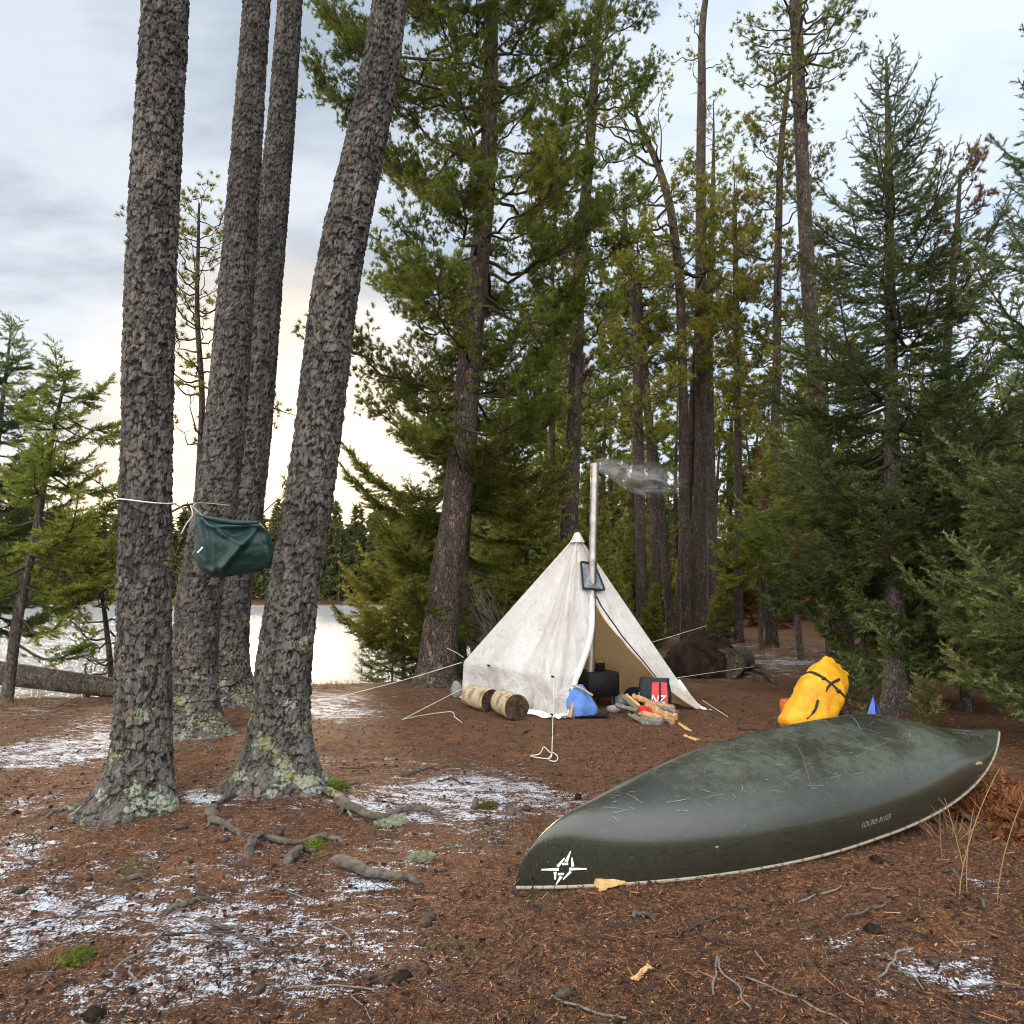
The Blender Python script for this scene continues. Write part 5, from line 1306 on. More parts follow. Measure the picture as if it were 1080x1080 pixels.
solo('firewood_stick', g, [M['split_wood'], M['grey_bark']], q, 'short split stick leaning on the blue sack', 'firewood', smooth=False)
# black groundsheet under it
simple('black_cloth', (.010, .010, .012), .85, .2, bump=.8, bdist=.02)
g = Acc(); q0, n_ = G(622, 757), 18
U, Vv = np.meshgrid(np.linspace(-.34, .22, n_), np.linspace(-.10, .16, n_), indexing='ij')
xx, yy = (q0[0] + U + .1 * Vv).ravel(), (q0[1] + Vv + .03 * np.sin(U * 20)).ravel()
g.add(np.stack([xx, yy, terrain(xx, yy) + .012 + .022 * (1 + fbm(xyz(xx * 9, yy * 9), 2, 3))], 1), grid_faces(n_, n_), 0)
solo('black_cloth', g, M['black_cloth'], q0, 'black cloth crumpled on the ground under the blue sack', 'cloth')

# black and red carrier bag
simple('bag_black', (.008, .011, .012), .6, .25, var=.4, scale=10, bump=.7, bdist=.012)
simple('bag_red', (.42, .012, .016), .45, .4, var=.2, scale=10, bump=.6, bdist=.01)
simple('bag_blue', (.02, .08, .26), .5, .3)
cb = on_ground(P(690, 735, 9.0)[0], 9.02)
cbag = empty('carrier_bag', cb, 'black carrier bag with red side printed with white letters, by the firewood', 'bag')
rot = -.30; ex = A_([math.cos(rot), math.sin(rot), 0]); ey = A_([-math.sin(rot), math.cos(rot), 0])
g = Acc(); CBV = blob(g, [(cb + A_([.02 * q, .04 * q, .40 * q]), ex, ey, np.interp(q, [0, .05, .5, 1], [.16, .19, .19, .165]), np.interp(q, [0, .05, .5, 1], [.08, .11, .10, .05])) for q in np.linspace(0, 1, 24)], 48, 0, 5., .014, 15, 9.)
g.build('bag_body', M['bag_black'], cbag)
def bag_front(u, q, off):
    rx = np.interp(q, [0, .05, .5, 1], [.16, .19, .19, .165]); ry = np.interp(q, [0, .05, .5, 1], [.08, .11, .10, .05])
    return cb + A_([.02 * q, .04 * q, .40 * q]) + ex * u * rx - ey * (ry + off)
def bag_panel(u0, u1, q0, q1, off, mt, nm):
    g = Acc(); n_ = 10
    g.add(A_([[bag_front(u0 + (u1 - u0) * i / (n_ - 1), q0 + (q1 - q0) * j / (n_ - 1), off + .004 * vnoise(A_([[i * .6, j * .6, 1.]]), 3)[0]) for i in range(n_)] for j in range(n_)]).reshape(-1, 3), grid_faces(n_, n_), 0)
    return g.build(nm, mt, cbag)
bag_panel(-.12, .90, .02, .90, .016, M['bag_red'], 'red_panel')
bag_panel(-.96, -.86, .05, .6, .016, M['bag_blue'], 'blue_edge')
bag_panel(.36, .50, .10, .90, .026, M['bag_black'], 'strap')
for (s_, q_, u_) in (('NZ', .32, .32), ('C', .14, .12)):
    V, Fa = text_points(s_, .125); g = Acc(); V[:, 0] -= V[:, 0].mean()
    g.add(A_([bag_front(u_ + v[0] / .19, q_ + v[1] / .40, .0235) for v in V]), Fa, 0); g.build('lettering', M['emblem_white'], cbag)

# dark kit and stones at the back of the doorway
simple('grey_stone', (.20, .19, .18), .85, .25, var=.3, scale=10, bump=.5)
def rock(name, c, r, seed, mt, label, cat='stone', group=None):
    n1, n2 = 12, 18
    th, ph = np.meshgrid(np.linspace(0, PI, n1), np.arange(n2) * 2 * PI / n2, indexing='ij')
    V = np.stack([np.sin(th) * np.cos(ph), np.sin(th) * np.sin(ph), np.cos(th)], -1).reshape(-1, 3) * A_(r)
    V = V * (1 + .22 * fbm(V / max(r) * 1.3 + seed * 5, 3, seed))[:, None] + A_(c)
    g = Acc(); g.add(V, grid_faces(n1, n2, True), 0)
    return solo(name, g, mt, A_(c) - A_([0, 0, r[2]]), label, cat, group)
q = on_ground(P(655, 735, 9.5)[0], 9.5); rock('stone', q + A_([0, 0, .06]), (.16, .12, .09), 3, M['grey_stone'], 'grey stone on the tent floor right of the stove')
q = on_ground(P(636, 735, 9.2)[0] + .1, 8.95); rock('stone', q + A_([0, 0, .04]), (.09, .07, .055), 4, M['grey_stone'], 'smaller pale stone at the stove foot')
q = on_ground(P(672, 728, 9.6)[0], 9.6); rock('kit_bundle', q + A_([0, 0, .10]), (.17, .14, .13), 6, M['black_cloth'], 'dark bundle of kit inside the tent behind the carrier bag', 'bundle')
q = G(481, 737); rock('stone', q + A_([.0, .1, .10]), (.085, .08, .13), 8, M['grey_stone'], 'grey stone at the left rear corner of the tent')

# ------------------------------------------------------------------ two log rounds by the tent wall
m, nt = mat('peeled_log'); t = NT(nt); co = t.coord()
n1 = t.noise(co, 7., 5., .65); c = t.mix(t.ramp(n1, .47, .60), (.36, .275, .17), (.15, .11, .075)); c = t.mix(t.math('MULTIPLY', t.ramp(t.noise(co, 45., 4.), .5, .7), .4), c, (.55, .45, .3))
t.out(t.bsdf(c, .85, .15, t.bump(n1, .8, .02))); M['peeled_log'] = m
m, nt = mat('charred_end'); t = NT(nt); co = t.coord()
n1 = t.noise(co, 14., 5., .7); c = t.mix(t.ramp(n1, .35, .7), (.022, .015, .011), (.085, .055, .035)); c = t.mix(t.ramp(t.noise(co, 9., 2.), .66, .74), c, (.16, .10, .06))
t.out(t.bsdf(c, .9, .1, t.bump(n1, 1., .04))); M['charred_end'] = m
def log_round(name, a, b, r0, r1, seed, label, mats, cat='log', group=None, nth=32, lump=.08, knot=True):
    a, b = A_(a), A_(b); d = nrm(b - a); s = nrm(np.cross(A_([0, 0, 1.]), d)); u = np.cross(d, s)
    th = np.arange(nth) * 2 * PI / nth; n = 20; rows = []
    for i in range(n):
        q = i / (n - 1); c = a + (b - a) * q; r = r0 + (r1 - r0) * q
        k = np.stack([np.cos(th) * 1.2, np.sin(th) * 1.2, np.full(nth, q * 2.5 + seed * 4)], 1)
        rr = r * (1 + lump * fbm(k * 1.6, 3, seed)) * (1 + .0 * q)
        rows.append(c + rr[:, None] * (np.cos(th)[:, None] * s + np.sin(th)[:, None] * u))
    V = A_(rows); g = Acc(); g.add(V.reshape(-1, 3), grid_faces(n, nth, True), 0)
    root = empty(name, (a + b) / 2 - A_([0, 0, r0]), label, cat, group)
    g.build('bark', mats[0], root)
    for e, fl in ((0, True), (n - 1, False)):
        g = Acc(); c = V[e].mean(0); rows = [V[e]]
        for f in (.92, .7, .45, .2, .01):
            p = c + (V[e] - c) * f + d * (.012 * (1 if e else -1) * (.4 + vnoise((V[e] - c) * f * 14 + seed, 5)))[:, None]
            rows.append(p)
        fc = grid_faces(6, nth, True); g.add(A_(rows).reshape(-1, 3), fc[:, ::-1] if fl else fc, 0); g.build('cut_end', mats[1], root)
    return root
GL = 'log rounds against the tent wall'
def lp_(px, py, Y, r): q = P(px, py, Y); q[2] = float(terrain(q[0], q[1])[0]) + r * .95; return q
log_round('log_round', lp_(496, 735, 9.45, .14), lp_(518, 738, 9.0, .13), .132, .138, 3, 'rear log round, partly hidden by the other, against the tent wall', [M['peeled_log'], M['charred_end']], group=GL)
log_round('log_round', lp_(529, 742, 8.85, .155), lp_(545, 744, 8.42, .15), .138, .15, 5, 'front log round showing its dark rough cut end', [M['peeled_log'], M['charred_end']], group=GL)

# ------------------------------------------------------------------ firewood
FW = [((682, 744), (705, 760), .10, .11, 'split_wood', 'thick orange split billet lying on top of the woodpile', 8.75, 8.28), ((672, 752), (698, 759), .085, .08, 'split_wood', 'split billet under the thick one, pointing at the canoe', 8.6, 8.25),
      ((684, 742), (711, 748), .09, .10, 'split_wood', 'split billet at the back of the woodpile near the carrier bag', 8.8, 8.62), ((701, 755), (714, 758), .08, .085, 'fresh_wood', 'short pale round-ended billet at the right of the woodpile', 8.55, 8.42),
      ((696, 757), (709, 766), .075, .08, 'split_wood', 'billet lying lowest in the woodpile, its square end facing out', 8.4, 8.15), ((675, 761), (699, 766), .085, .075, 'grey_bark', 'grey-barked billet along the front of the woodpile', 8.3, 8.12),
      ((650, 744), (672, 750), .055, .05, 'grey_bark', 'grey stick sticking out left of the woodpile', 8.75, 8.5), ((657, 735), (672, 748), .05, .05, 'green_bark', 'lichen-green stick slanting down into the woodpile', 8.95, 8.6),
      ((661, 733), (675, 745), .035, .035, 'fresh_wood', 'thin pale splint lying beside the lichen-green stick', 8.95, 8.7), ((668, 754), (684, 767), .035, .035, 'green_bark', 'thin lichen-covered stick across the front of the woodpile', 8.45, 8.1),
      ((663, 753), (680, 767), .03, .03, 'green_bark', 'second lichen-covered stick, foremost at the left of the woodpile', 8.45, 8.12), ((667, 735), (684, 741), .08, .06, 'split_wood', 'split billet lying behind the red cloth', 9.0, 8.85),
      ((692, 746), (714, 752), .08, .07, 'grey_bark', 'grey-barked billet half buried at the middle of the woodpile', 8.65, 8.45)]
for i, (a, b, w, h, mt, lab, Ya, Yb) in enumerate(FW):
    pa, pb = P(*a, Ya), P(*b, Yb)
    for q in (pa, pb): q[2] = max(q[2], float(terrain(q[0], q[1])[0]) + h * .45)
    g = Acc(); wedge(g, pa, pb, w, h, 60 + i, 0, twist=i * 1.3, bark=None if mt == 'split_wood' else ([] if mt == 'fresh_wood' else list(range(8))))
    solo('firewood', g, [M[mt], M['grey_bark'] if mt != 'green_bark' else M['green_bark']], (pa + pb) / 2 - A_([0, 0, h / 2]), lab, 'firewood', 'split firewood heaped in front of the tent', smooth=False)
for (a, b, w, lab) in (((716, 764), (729, 773), .035, 'pale splinter just right of the woodpile'), ((722, 777), (736, 782), .05, 'orange wood chip lying between woodpile and canoe'), ((668, 1037), (686, 1023), .022, 'pale wood splinter lying alone in the foreground below the canoe')):
    pa, pb = G(*a), G(*b); g = Acc(); wedge(g, pa + A_([0, 0, .012]), pb + A_([0, 0, .016]), w, .012, 90 + a[0], 0, .1, [])
    solo('wood_chip', g, [M['fresh_wood'], M['fresh_wood']], (pa + pb) / 2, lab, 'wood chip', smooth=False)
simple('red_cloth', (.40, .016, .018), .8, .2, var=.3, scale=14, bump=.6)
q = P(677, 749, 8.55); g = Acc()
blob(g, [(q + A_([.055 * math.sin(3 * s_), .02, .05 - .11 * s_]), A_([1., 0, 0]), A_([0, 1., 0]), np.interp(s_, [0, .2, .6, 1], [.015, .06, .10, .07]), np.interp(s_, [0, .2, .6, 1], [.01, .04, .06, .05])) for s_ in np.linspace(0, 1, 16)], 28, 0, 2., .014, 31, 14.)
solo('red_cloth', g, M['red_cloth'], q - A_([0, 0, .06]), 'crumpled red cloth lying on the woodpile', 'cloth')

# ------------------------------------------------------------------ uprooted stump behind the tent
m, nt = mat('root_soil'); t = NT(nt); co = t.coord()
n1 = t.noise(co, 6., 6., .7); c = t.mix(t.ramp(n1, .35, .68), (.010, .007, .006), (.034, .022, .015)); c = t.mix(t.ramp(t.noise(co, 3., 3.), .6, .7), c, (.05, .052, .02))
t.out(t.bsdf(c, .95, .1, t.bump(n1, 1., .08))); M['root_soil'] = m
sb = G(738, 713); stump = empty('uprooted_stump', sb, 'dark uprooted stump, soil-clad, right of the tent', 'stump')
th, ph = np.meshgrid(np.linspace(0, PI * .56, 26), np.arange(48) * 2 * PI / 48, indexing='ij')
V = np.stack([np.sin(th) * np.cos(ph), np.sin(th) * np.sin(ph), np.cos(th)], -1).reshape(-1, 3)
skew = .25
V = V * (1 + .30 * fbm(V * 1.7 + 3, 4, 7) + .07 * fbm(V * 8, 3, 9))[:, None]
V = np.stack([V[:, 0] * .64 + V[:, 2] * skew, V[:, 1] * .5, V[:, 2] * .80], 1) + sb + A_([-.05, .15, -.04])
g = Acc(); g.add(V, grid_faces(26, 48, True), 0); g.build('root_plate', M['root_soil'], stump)
rr = np.random.default_rng(5)
for i in range(9):
    a = rr.uniform(-2.6, -.3); p = sb + A_([.1 + .45 * math.cos(a) + .1, .35 + .35 * math.sin(a), rr.uniform(.1, .65)]); d = nrm(A_([math.cos(a) + .3, math.sin(a) * .6, rr.uniform(-.1, .8)]))
    g = Acc(); u = np.linspace(0, 1, 8); tube(g, p + np.outer(u * rr.uniform(.2, .5), d) + rr.normal(size=(8, 3)) * .02 * u[:, None], .03 * (1 - .85 * u), 7); g.build('root', M['branch_wood'], stump)
l0, l1 = P(768, 699, sb[1] - .30), P(782, 697, sb[1] + .9)
d = nrm(l1 - l0)
pts = A_([l0 + (l1 - l0) * q for q in np.linspace(0, 1, 6)]); g = Acc()
V = np.linspace(0, 1, 14)
th = np.arange(26) * 2 * PI / 26; rows = []
s_ = nrm(np.cross(A_([0, 0, 1.]), d)); u_ = np.cross(d, s_)
for q in V:
    r = .255 * (1 + .12 * fbm(np.stack([np.cos(th) * 1.5, np.sin(th) * 1.5, np.full(26, q * 3)], 1), 3, 12))
    rows.append(l0 + (l1 - l0) * q + r[:, None] * (np.cos(th)[:, None] * s_ + np.sin(th)[:, None] * u_))
rows = A_(rows); g.add(rows.reshape(-1, 3), grid_faces(14, 26, True), 0); g.add(np.vstack([rows[0], rows[0].mean(0) + d * .06]), A_([((i + 1) % 26, i, 26) for i in range(26)]), 0)
g.build('trunk', M['mossy_log'], stump)
for (pix, w) in ([(784, 706), (796, 708), (808, 716), (818, 722)], .07), ([(775, 712), (790, 716), (806, 722)], .05):
    a, p = root_acc(pix, w, 7, .04, .08, .3); a.build('root', M['mossy_log'], stump)

# ------------------------------------------------------------------ fallen log on the shore
fl0, fl1 = P(-60, 702, 10.6), P(150, 745, 10.0)
for q in (fl0, fl1): q[2] = max(q[2], float(terrain(q[0], q[1])[0]) + .06)
pts = smooth_path([fl0, (fl0 + fl1) / 2 + A_([0, 0, .02]), fl1], 20)
a, *_ = trunk_acc(pts[::1] * A_([1, 1, 1]), A_([.18, .165, .15, .14]), 24, 60, [], 3, 0., lump=.10)
g = Acc(); log_round('fallen_log', fl0, fl1, .175, .13, 9, 'mossy fallen log along the lake shore, passing behind the leftmost pine', [M['mossy_log'], M['charred_end']], 'log')

# ------------------------------------------------------------------ roots, sticks and stumps on the ground
GR = 'bare tree roots crossing the forest floor'
for i, (pix, w, lift, mid, lab) in enumerate([
    ([(232, 846), (222, 856), (224, 866), (240, 874), (266, 887)], .046, .006, .03, 'weathered root running from the leaning pine foot down to the arched one'),
    ([(262, 906), (266, 894), (276, 886), (297, 884)], .04, .01, .055, 'short arched root curving up out of the needles'),
    ([(262, 876), (286, 888), (318, 890), (345, 885), (376, 895)], .036, .006, .03, 'thin root running right from the arched one'),
    ([(296, 918), (308, 908), (322, 901), (337, 897)], .042, .008, .045, 'root slanting to the lower left below the thin one'),
    ([(350, 905), (372, 917), (402, 929), (428, 930), (454, 935)], .056, .008, .04, 'thickest root, mossy underneath, edged with snow'),
    ([(352, 838), (372, 858), (396, 868), (416, 862), (440, 857), (458, 859), (474, 868)], .05, .008, .045, 'gnarled root beside the pale lichen clump')]):
    a, p = root_acc(pix, w, 30 + i, lift, mid, .3)
    solo('surface_root', a, M['dead_wood'], p[8] * A_([1, 1, 0]) + A_([0, 0, float(terrain(p[8][0], p[8][1])[0])]), lab, 'root', GR)
GS = 'dead sticks lying on the forest floor'
for i, (pix, w, lab) in enumerate([
    ([(167, 965), (184, 961), (206, 953), (234, 942)], .020, 'dark stick pointing up right in the left foreground'), ([(196, 966), (226, 978), (262, 994), (306, 1016)], .017, 'pale stick crossing down right from the dark one'),
    ([(208, 998), (232, 998), (254, 1003)], .012, 'small dark stick below the crossing pair'), ([(128, 925), (148, 928), (164, 930)], .026, 'stubby stick with a forked end, left of the roots'),
    ([(152, 905), (160, 914), (166, 926)], .010, 'thin upright fork beside the stubby stick'), ([(500, 862), (510, 876), (522, 888), (535, 903)], .014, 'grey stick slanting towards the canoe bow'),
    ([(422, 819), (450, 814), (486, 812)], .020, 'low dark root-like stick in front of the tent path'), ([(456, 824), (476, 824), (494, 829)], .016, 'short dark stick under the low root-like one'),
    ([(995, 912), (1003, 923), (1012, 926), (1022, 919)], .012, 'pale bent twig in the bare litter right of the canoe'), ([(1034, 945), (1038, 957), (1037, 968)], .012, 'bleached twig standing among the dry stalks'),
    ([(735, 742), (752, 752), (768, 762)], .014, 'straight pale stick at the pulled-out tent corner'), ([(738, 740), (758, 748), (780, 760)], .012, 'thin green-grey stick beside the straight pale one'),
    ([(742, 756), (756, 759), (772, 763)], .018, 'short grey stick lowest by the pulled-out tent corner'), ([(762, 765), (790, 771), (815, 769)], .016, 'dark stick lying between tent corner and yellow pack'),
    ([(764, 988), (768, 998), (770, 1005)], .006, 'tiny pale twig below the canoe middle'), ([(663, 968), (682, 968), (697, 972)], .020, 'grey bark scrap below the wood block')]):
    a, p = root_acc(pix, w * .8, 50 + i, .022, .012, .5)
    solo('stick', a, M['dead_wood'] if i not in (6, 7, 13) else M['branch_wood'], p[8], lab, 'stick', GS)
rr = np.random.default_rng(31); GT = 'thin twigs scattered over the litter'
for i in range(80):
    px, py = rr.uniform(20, 1060), rr.uniform(800, 1070)
    c = G(px, py); 
    if abs(((c - cmid) @ cay)) < .62 and abs((c - cmid) @ cax) < CL / 2 + .1: continue
    an = rr.uniform(0, PI); l = rr.uniform(.06, .20); u = np.linspace(-1, 1, 7)
    p = c + np.outer(u * l, A_([math.cos(an), math.sin(an), 0])) + rr.normal(size=(7, 3)) * A_([.008, .008, .003])
    p[:, 2] = terrain(p[:, 0], p[:, 1]) + .008 + .008 * np.abs(rr.normal())
    g = Acc(); tube(g, smooth_path(p, 12), .0035 * rr.uniform(.6, 1.5), 6)
    solo('twig', g, [M['dead_wood'], M['branch_wood'], M['grey_bark']][i % 3], p[3], 'thin dead twig lying in the needle litter', 'twig', GT)
def tuft(name, px, py, r, h, n, mt, label, cat, seed, blades=True, W=.004, kind=None, group=None):
    q = G(px, py); rr = np.random.default_rng(seed); g = Acc()
    rad_ = r * np.sqrt(rr.uniform(0, 1, n)); a = rr.uniform(0, 6.28, n)
    pos = np.stack([q[0] + rad_ * np.cos(a), q[1] + rad_ * np.sin(a), 0 * a], 1); pos[:, 2] = terrain(pos[:, 0], pos[:, 1]) - .005
    if not blades: pos[:, 2] += h * .6 * np.sqrt(np.clip(1 - (rad_ / r) ** 2, 0, 1)) * rr.uniform(.3, 1, n)
    d = nrm(np.stack([np.cos(a) * rad_ / r, np.sin(a) * rad_ / r, np.full(n, .9)], 1) + rr.normal(size=(n, 3)) * .3)
    if blades: stamp(g, *needle_tri(4, h, W, 4, 30, seed, .01), pos, orient(d, rr), rr.uniform(.5, 1.1, n), 0, rr.uniform(0, 1, n))
    else: stamp(g, *needle_tri(9, .022, W, 10, 85, seed, .006), pos, orient(d, rr), rr.uniform(.6, 1.3, n), 0, rr.uniform(0, 1, n))
    return solo(name, g, M[mt], q, label, cat, group)
tuft('moss_clump', 353, 831, .10, .09, 420, 'moss', 'bright yellow-green moss at the right foot of the leaning pine', 'moss', 1, False, .007)
tuft('moss_clump', 80, 1012, .07, .05, 260, 'moss', 'dark green moss patch near the bottom left of the scene', 'moss', 2, False, .006)
tuft('moss_clump', 412, 867, .10, .05, 360, 'lichen_tuft', 'pale grey-green lichen clump in front of the gnarled root', 'lichen', 3, False, .007)
tuft('moss_clump', 444, 905, .07, .03, 160, 'lichen_tuft', 'small pale lichen patch below the gnarled root', 'lichen', 4, False, .006)
tuft('moss_clump', 330, 893, .06, .04, 200, 'moss', 'olive moss on the thin root', 'moss', 5, False, .006)
tuft('moss_clump', 515, 852, .06, .05, 200, 'moss', 'dull moss around the little broken stub', 'moss', 6, False, .006)
tuft('grass_tuft', 50, 1018, .05, .10, 40, 'dry_grass', 'brown grass tuft beside the dark green moss patch', 'grass', 7)
tuft('grass_tuft', 205, 775, .25, .26, 46, 'dry_grass', 'dry stalks at the foot of the close pair of pines', 'grass', 8, W=.005)
tuft('grass_tuft', 28, 745, .6, .30, 130, 'dry_grass', 'dry grass along the shore by the fallen log', 'grass', 9, W=.006)
tuft('grass_tuft', 400, 716, .7, .22, 220, 'dry_grass', 'tawny grass fringe on the bank left of the stout pine', 'grass', 10, W=.006)
tuft('grass_tuft', 345, 722, .5, .16, 120, 'dry_grass', 'thin grass fringe on the bank right of the leaning pine', 'grass', 14, W=.006)
tuft('grass_tuft', 840, 690, 1.6, .18, 260, 'dry_grass', 'yellowed grass beside the snowy trail', 'grass', 11, W=.010)
tuft('grass_tuft', 62, 905, .12, .13, 26, 'dry_grass', 'few upright straw stalks in the snow-dusted left foreground', 'grass', 12)
tuft('grass_tuft', 1000, 880, .12, .2, 22, 'dry_grass', 'short straw tuft by the rusty bough', 'grass', 13)
for i, (px, py, h, dx, lab) in enumerate([(1012, 945, .62, .30, 'tall straw stalk leaning right at the right edge'), (1020, 942, .40, .12, 'shorter straw stalk beside the tall leaning one'), (1052, 952, .55, .26, 'rightmost straw stalk bending out of the picture'), (1016, 915, .36, -.02, 'thin upright straw stalk near the canoe gunwale'), (994, 905, .26, .06, 'bent straw stalk nearest the canoe lettering')]):
    q = G(px, py); g = Acc(); u = np.linspace(0, 1, 12)
    tube(g, q + np.stack([dx * u ** 1.3, .1 * u, h * u - .08 * h * u ** 3], 1), .0023 * (1 - .6 * u) + .0006, 6, 0, tint=.5)
    for k in (5, 7, 9):
        e = q + A_([dx * u[k] ** 1.3, .1 * u[k], h * u[k] - .08 * h * u[k] ** 3]); s_ = (-1) ** k
        tube(g, e + np.outer(np.linspace(0, 1, 4), A_([s_ * .05, 0, .06])), .0013, 4, 0, tint=.6)
    solo('straw_stalk', g, M['dry_grass'], q, lab, 'stalk', 'dry stalks right of the canoe')
for i, (px, py, an, l, lab) in enumerate([(1015, 868, .2, .75, 'rust-brown dead bough on the ground right of the canoe'), (1065, 885, .5, .6, 'second rust-brown bough further right on the ground')]):
    q = G(px, py); rr = np.random.default_rng(60 + i); g = Acc()
    pt = lambda z: q + A_([0, 0, .05])
    spruce_crown(g, pt, lambda z: .03, 1., rr, .0, 6, lambda z: l, 'mid', lambda f: .08 + .15 * f, 1.1, az=lambda r_: an + r_.normal() * .45, tipup=.08, hang=.25)
    for k_ in range(len(g.v)): pass
    solo('dead_bough', g, [M['rust_needles'], M['branch_wood']], q, lab, 'bough')
for i, (px, py, h, r, lab) in enumerate([(499, 853, .10, .028, 'little broken stub with moss, left of the canoe bow'), (541, 859, .09, .035, 'dark stub beside the snow left of the canoe bow'), (536, 858, .075, .018, 'thin stub touching the dark one')]):
    q = G(px, py); g = Acc(); rr = np.random.default_rng(i); u = np.linspace(0, 1, 6)
    tube(g, q + np.stack([.03 * u * (1 - 2 * (i % 2)), .01 * u, -.03 + h * u], 1) + rr.normal(size=(6, 3)) * .004, r * (1.2 - .5 * u), 10); solo('wood_stub', g, M['dead_wood'], q, lab, 'stub')
rr = np.random.default_rng(17); GC = 'dark cones and clods in the litter'
for i in range(40):
    px, py = rr.uniform(10, 1070), rr.uniform(770, 1075); c = G(px, py)
    if abs((c - cmid) @ cay) < .6 and abs((c - cmid) @ cax) < CL / 2 + .1: continue
    if np.linalg.norm((c - cen)[:2]) < 1.6: continue
    s_ = rr.uniform(.012, .028)
    n1, n2 = 9, 12; th, ph = np.meshgrid(np.linspace(0, PI, n1), np.arange(n2) * 2 * PI / n2, indexing='ij')
    V = np.stack([np.sin(th) * np.cos(ph) * 1.5, np.sin(th) * np.sin(ph), np.cos(th) * .9], -1).reshape(-1, 3)
    V = V * (1 + .25 * np.sin(V[:, :1] * 9 + ph.reshape(-1, 1) * 3) + .2 * vnoise(V * 2 + i, 3)[:, None]) * s_
    a = rr.uniform(0, 6.28); V = V @ A_([[math.cos(a), math.sin(a), 0], [-math.sin(a), math.cos(a), 0], [0, 0, 1]]) + c + A_([0, 0, s_ * .6])
    g = Acc(); g.add(V, grid_faces(n1, n2, True), 0)
    solo('pine_cone', g, M['branch_wood'] if i % 3 else M['root_soil'], c, 'small dark cone lying in the needle litter', 'cone', GC)

# ------------------------------------------------------------------ ropes
simple('rope_white', (.62, .59, .50), .85, .2, var=.2, scale=40)
simple('rope_yellow', (.50, .46, .30), .85, .2, var=.2, scale=40)
def rope(label, pts, r=.0038, mt='rope_white', name='guy_line', cat='rope', sag=0., n=28, group=None):
    p = smooth_path(pts, n) if len(pts) > 2 else A_(pts[0]) + (A_(pts[1]) - A_(pts[0])) * np.linspace(0, 1, n)[:, None]
    p[:, 2] -= sag * np.sin(PI * np.linspace(0, 1, n))
    g = Acc(); tube(g, p, r, 7)
    return solo(name, g, M[mt], p[0], label, cat, group)
GG = 'guy lines of the tent'
eb = G(463, 721); 
rope('upper guy line from the left tent corner to the stout pine', [WL + A_([0, 0, .06]), P(470, 683, Ye - .25), P(448, 674, Ye - .2)], group=GG)
g0 = G(330, 742)
rope('guy line from the left tent corner running low past the stout pine to the bank', [WL, P(430, 716, 9.9), G(352, 738) + A_([0, 0, .02])], group=GG)
rope('guy line from the left tent wall foot to a peg on the ground', [TL_ + A_([0, 0, .12]), G(424, 760) + A_([0, 0, .01])], group=GG)
rope('slack loose cord trailing on the ground left of the log rounds', [G(424, 760) + A_([0, 0, .012]), G(455, 754) + A_([0, 0, .012]), G(474, 752) + A_([0, 0, .015]), G(480, 758) + A_([0, 0, .015]), G(487, 763) + A_([0, 0, .012])], name='cord', n=30)
rope('front guy line dropping from the front tent corner to its peg', [TF_ + A_([0, -.05, .04]), G(582, 798) + A_([0, 0, .01])], .0042, group=GG)
q = [G(x, y) + A_([0, 0, .012 + .006 * (k % 3)]) for k, (x, y) in enumerate([(582, 797), (574, 790), (566, 799), (560, 798), (566, 801), (577, 803), (583, 795), (588, 800), (585, 806), (579, 803), (582, 797)])]
rope('tangled cord end at the foot of the front guy line', q, .0042, name='cord', n=80)
rope('upper guy line from behind the tent to the top of the uprooted stump', [WB, P(745, 660, sb[1] + .1)], group=GG)
rope('guy line from the right tent corner across the uprooted stump', [WR, P(795, 703, sb[1] - .55)], group=GG)
rope('green guy line from the pulled-out corner to the sticks', [TR2 + A_([0, 0, .10]), G(768, 758) + A_([0, 0, .02])], .004, 'rope_yellow', group=GG)
rope('white cord running up the front corner seam of the tent', [WF + A_([0, -.03, 0]), TF_ + A_([0, -.06, .06])], .004, name='cord')
# line round the leftmost pine carrying the green bag
pA = P(154, 531, 4.9); rA = .17
bA = ROOTS['A'].location; tAx = P(154, 531, bA[1])
an = np.linspace(.0, 2 * PI, 40); rl = .185
loop = tAx + np.stack([rl * np.cos(an), rl * np.sin(an), .012 * np.sin(an * 2)], 1)
Yb_ = 5.75
kn = P(201, 536, 5.5)
rope('rope tied round the leftmost pine', loop, .0042, n=60)
rope('rope from the leftmost pine to the green bag', [tAx + A_([rl, .02, .0]), P(200, 540, 5.6)], .0042)
rope('thin line from the knot to the close pair of pines', [P(201, 535, 5.6), P(222, 531, 6.6), P(242, 533, 6.85)], .0035)
rope('frayed rope tail hanging by the green bag', [P(201, 533, 5.58), P(203, 543, 5.56), P(197, 552, 5.55), P(191, 563, 5.55)], .0045, name='rope_tail')
rope('cord from the knot to the bag corner', [P(201, 533, 5.58), P(207, 538, 5.6), P(214, 544, 5.65)], .0045, name='cord')
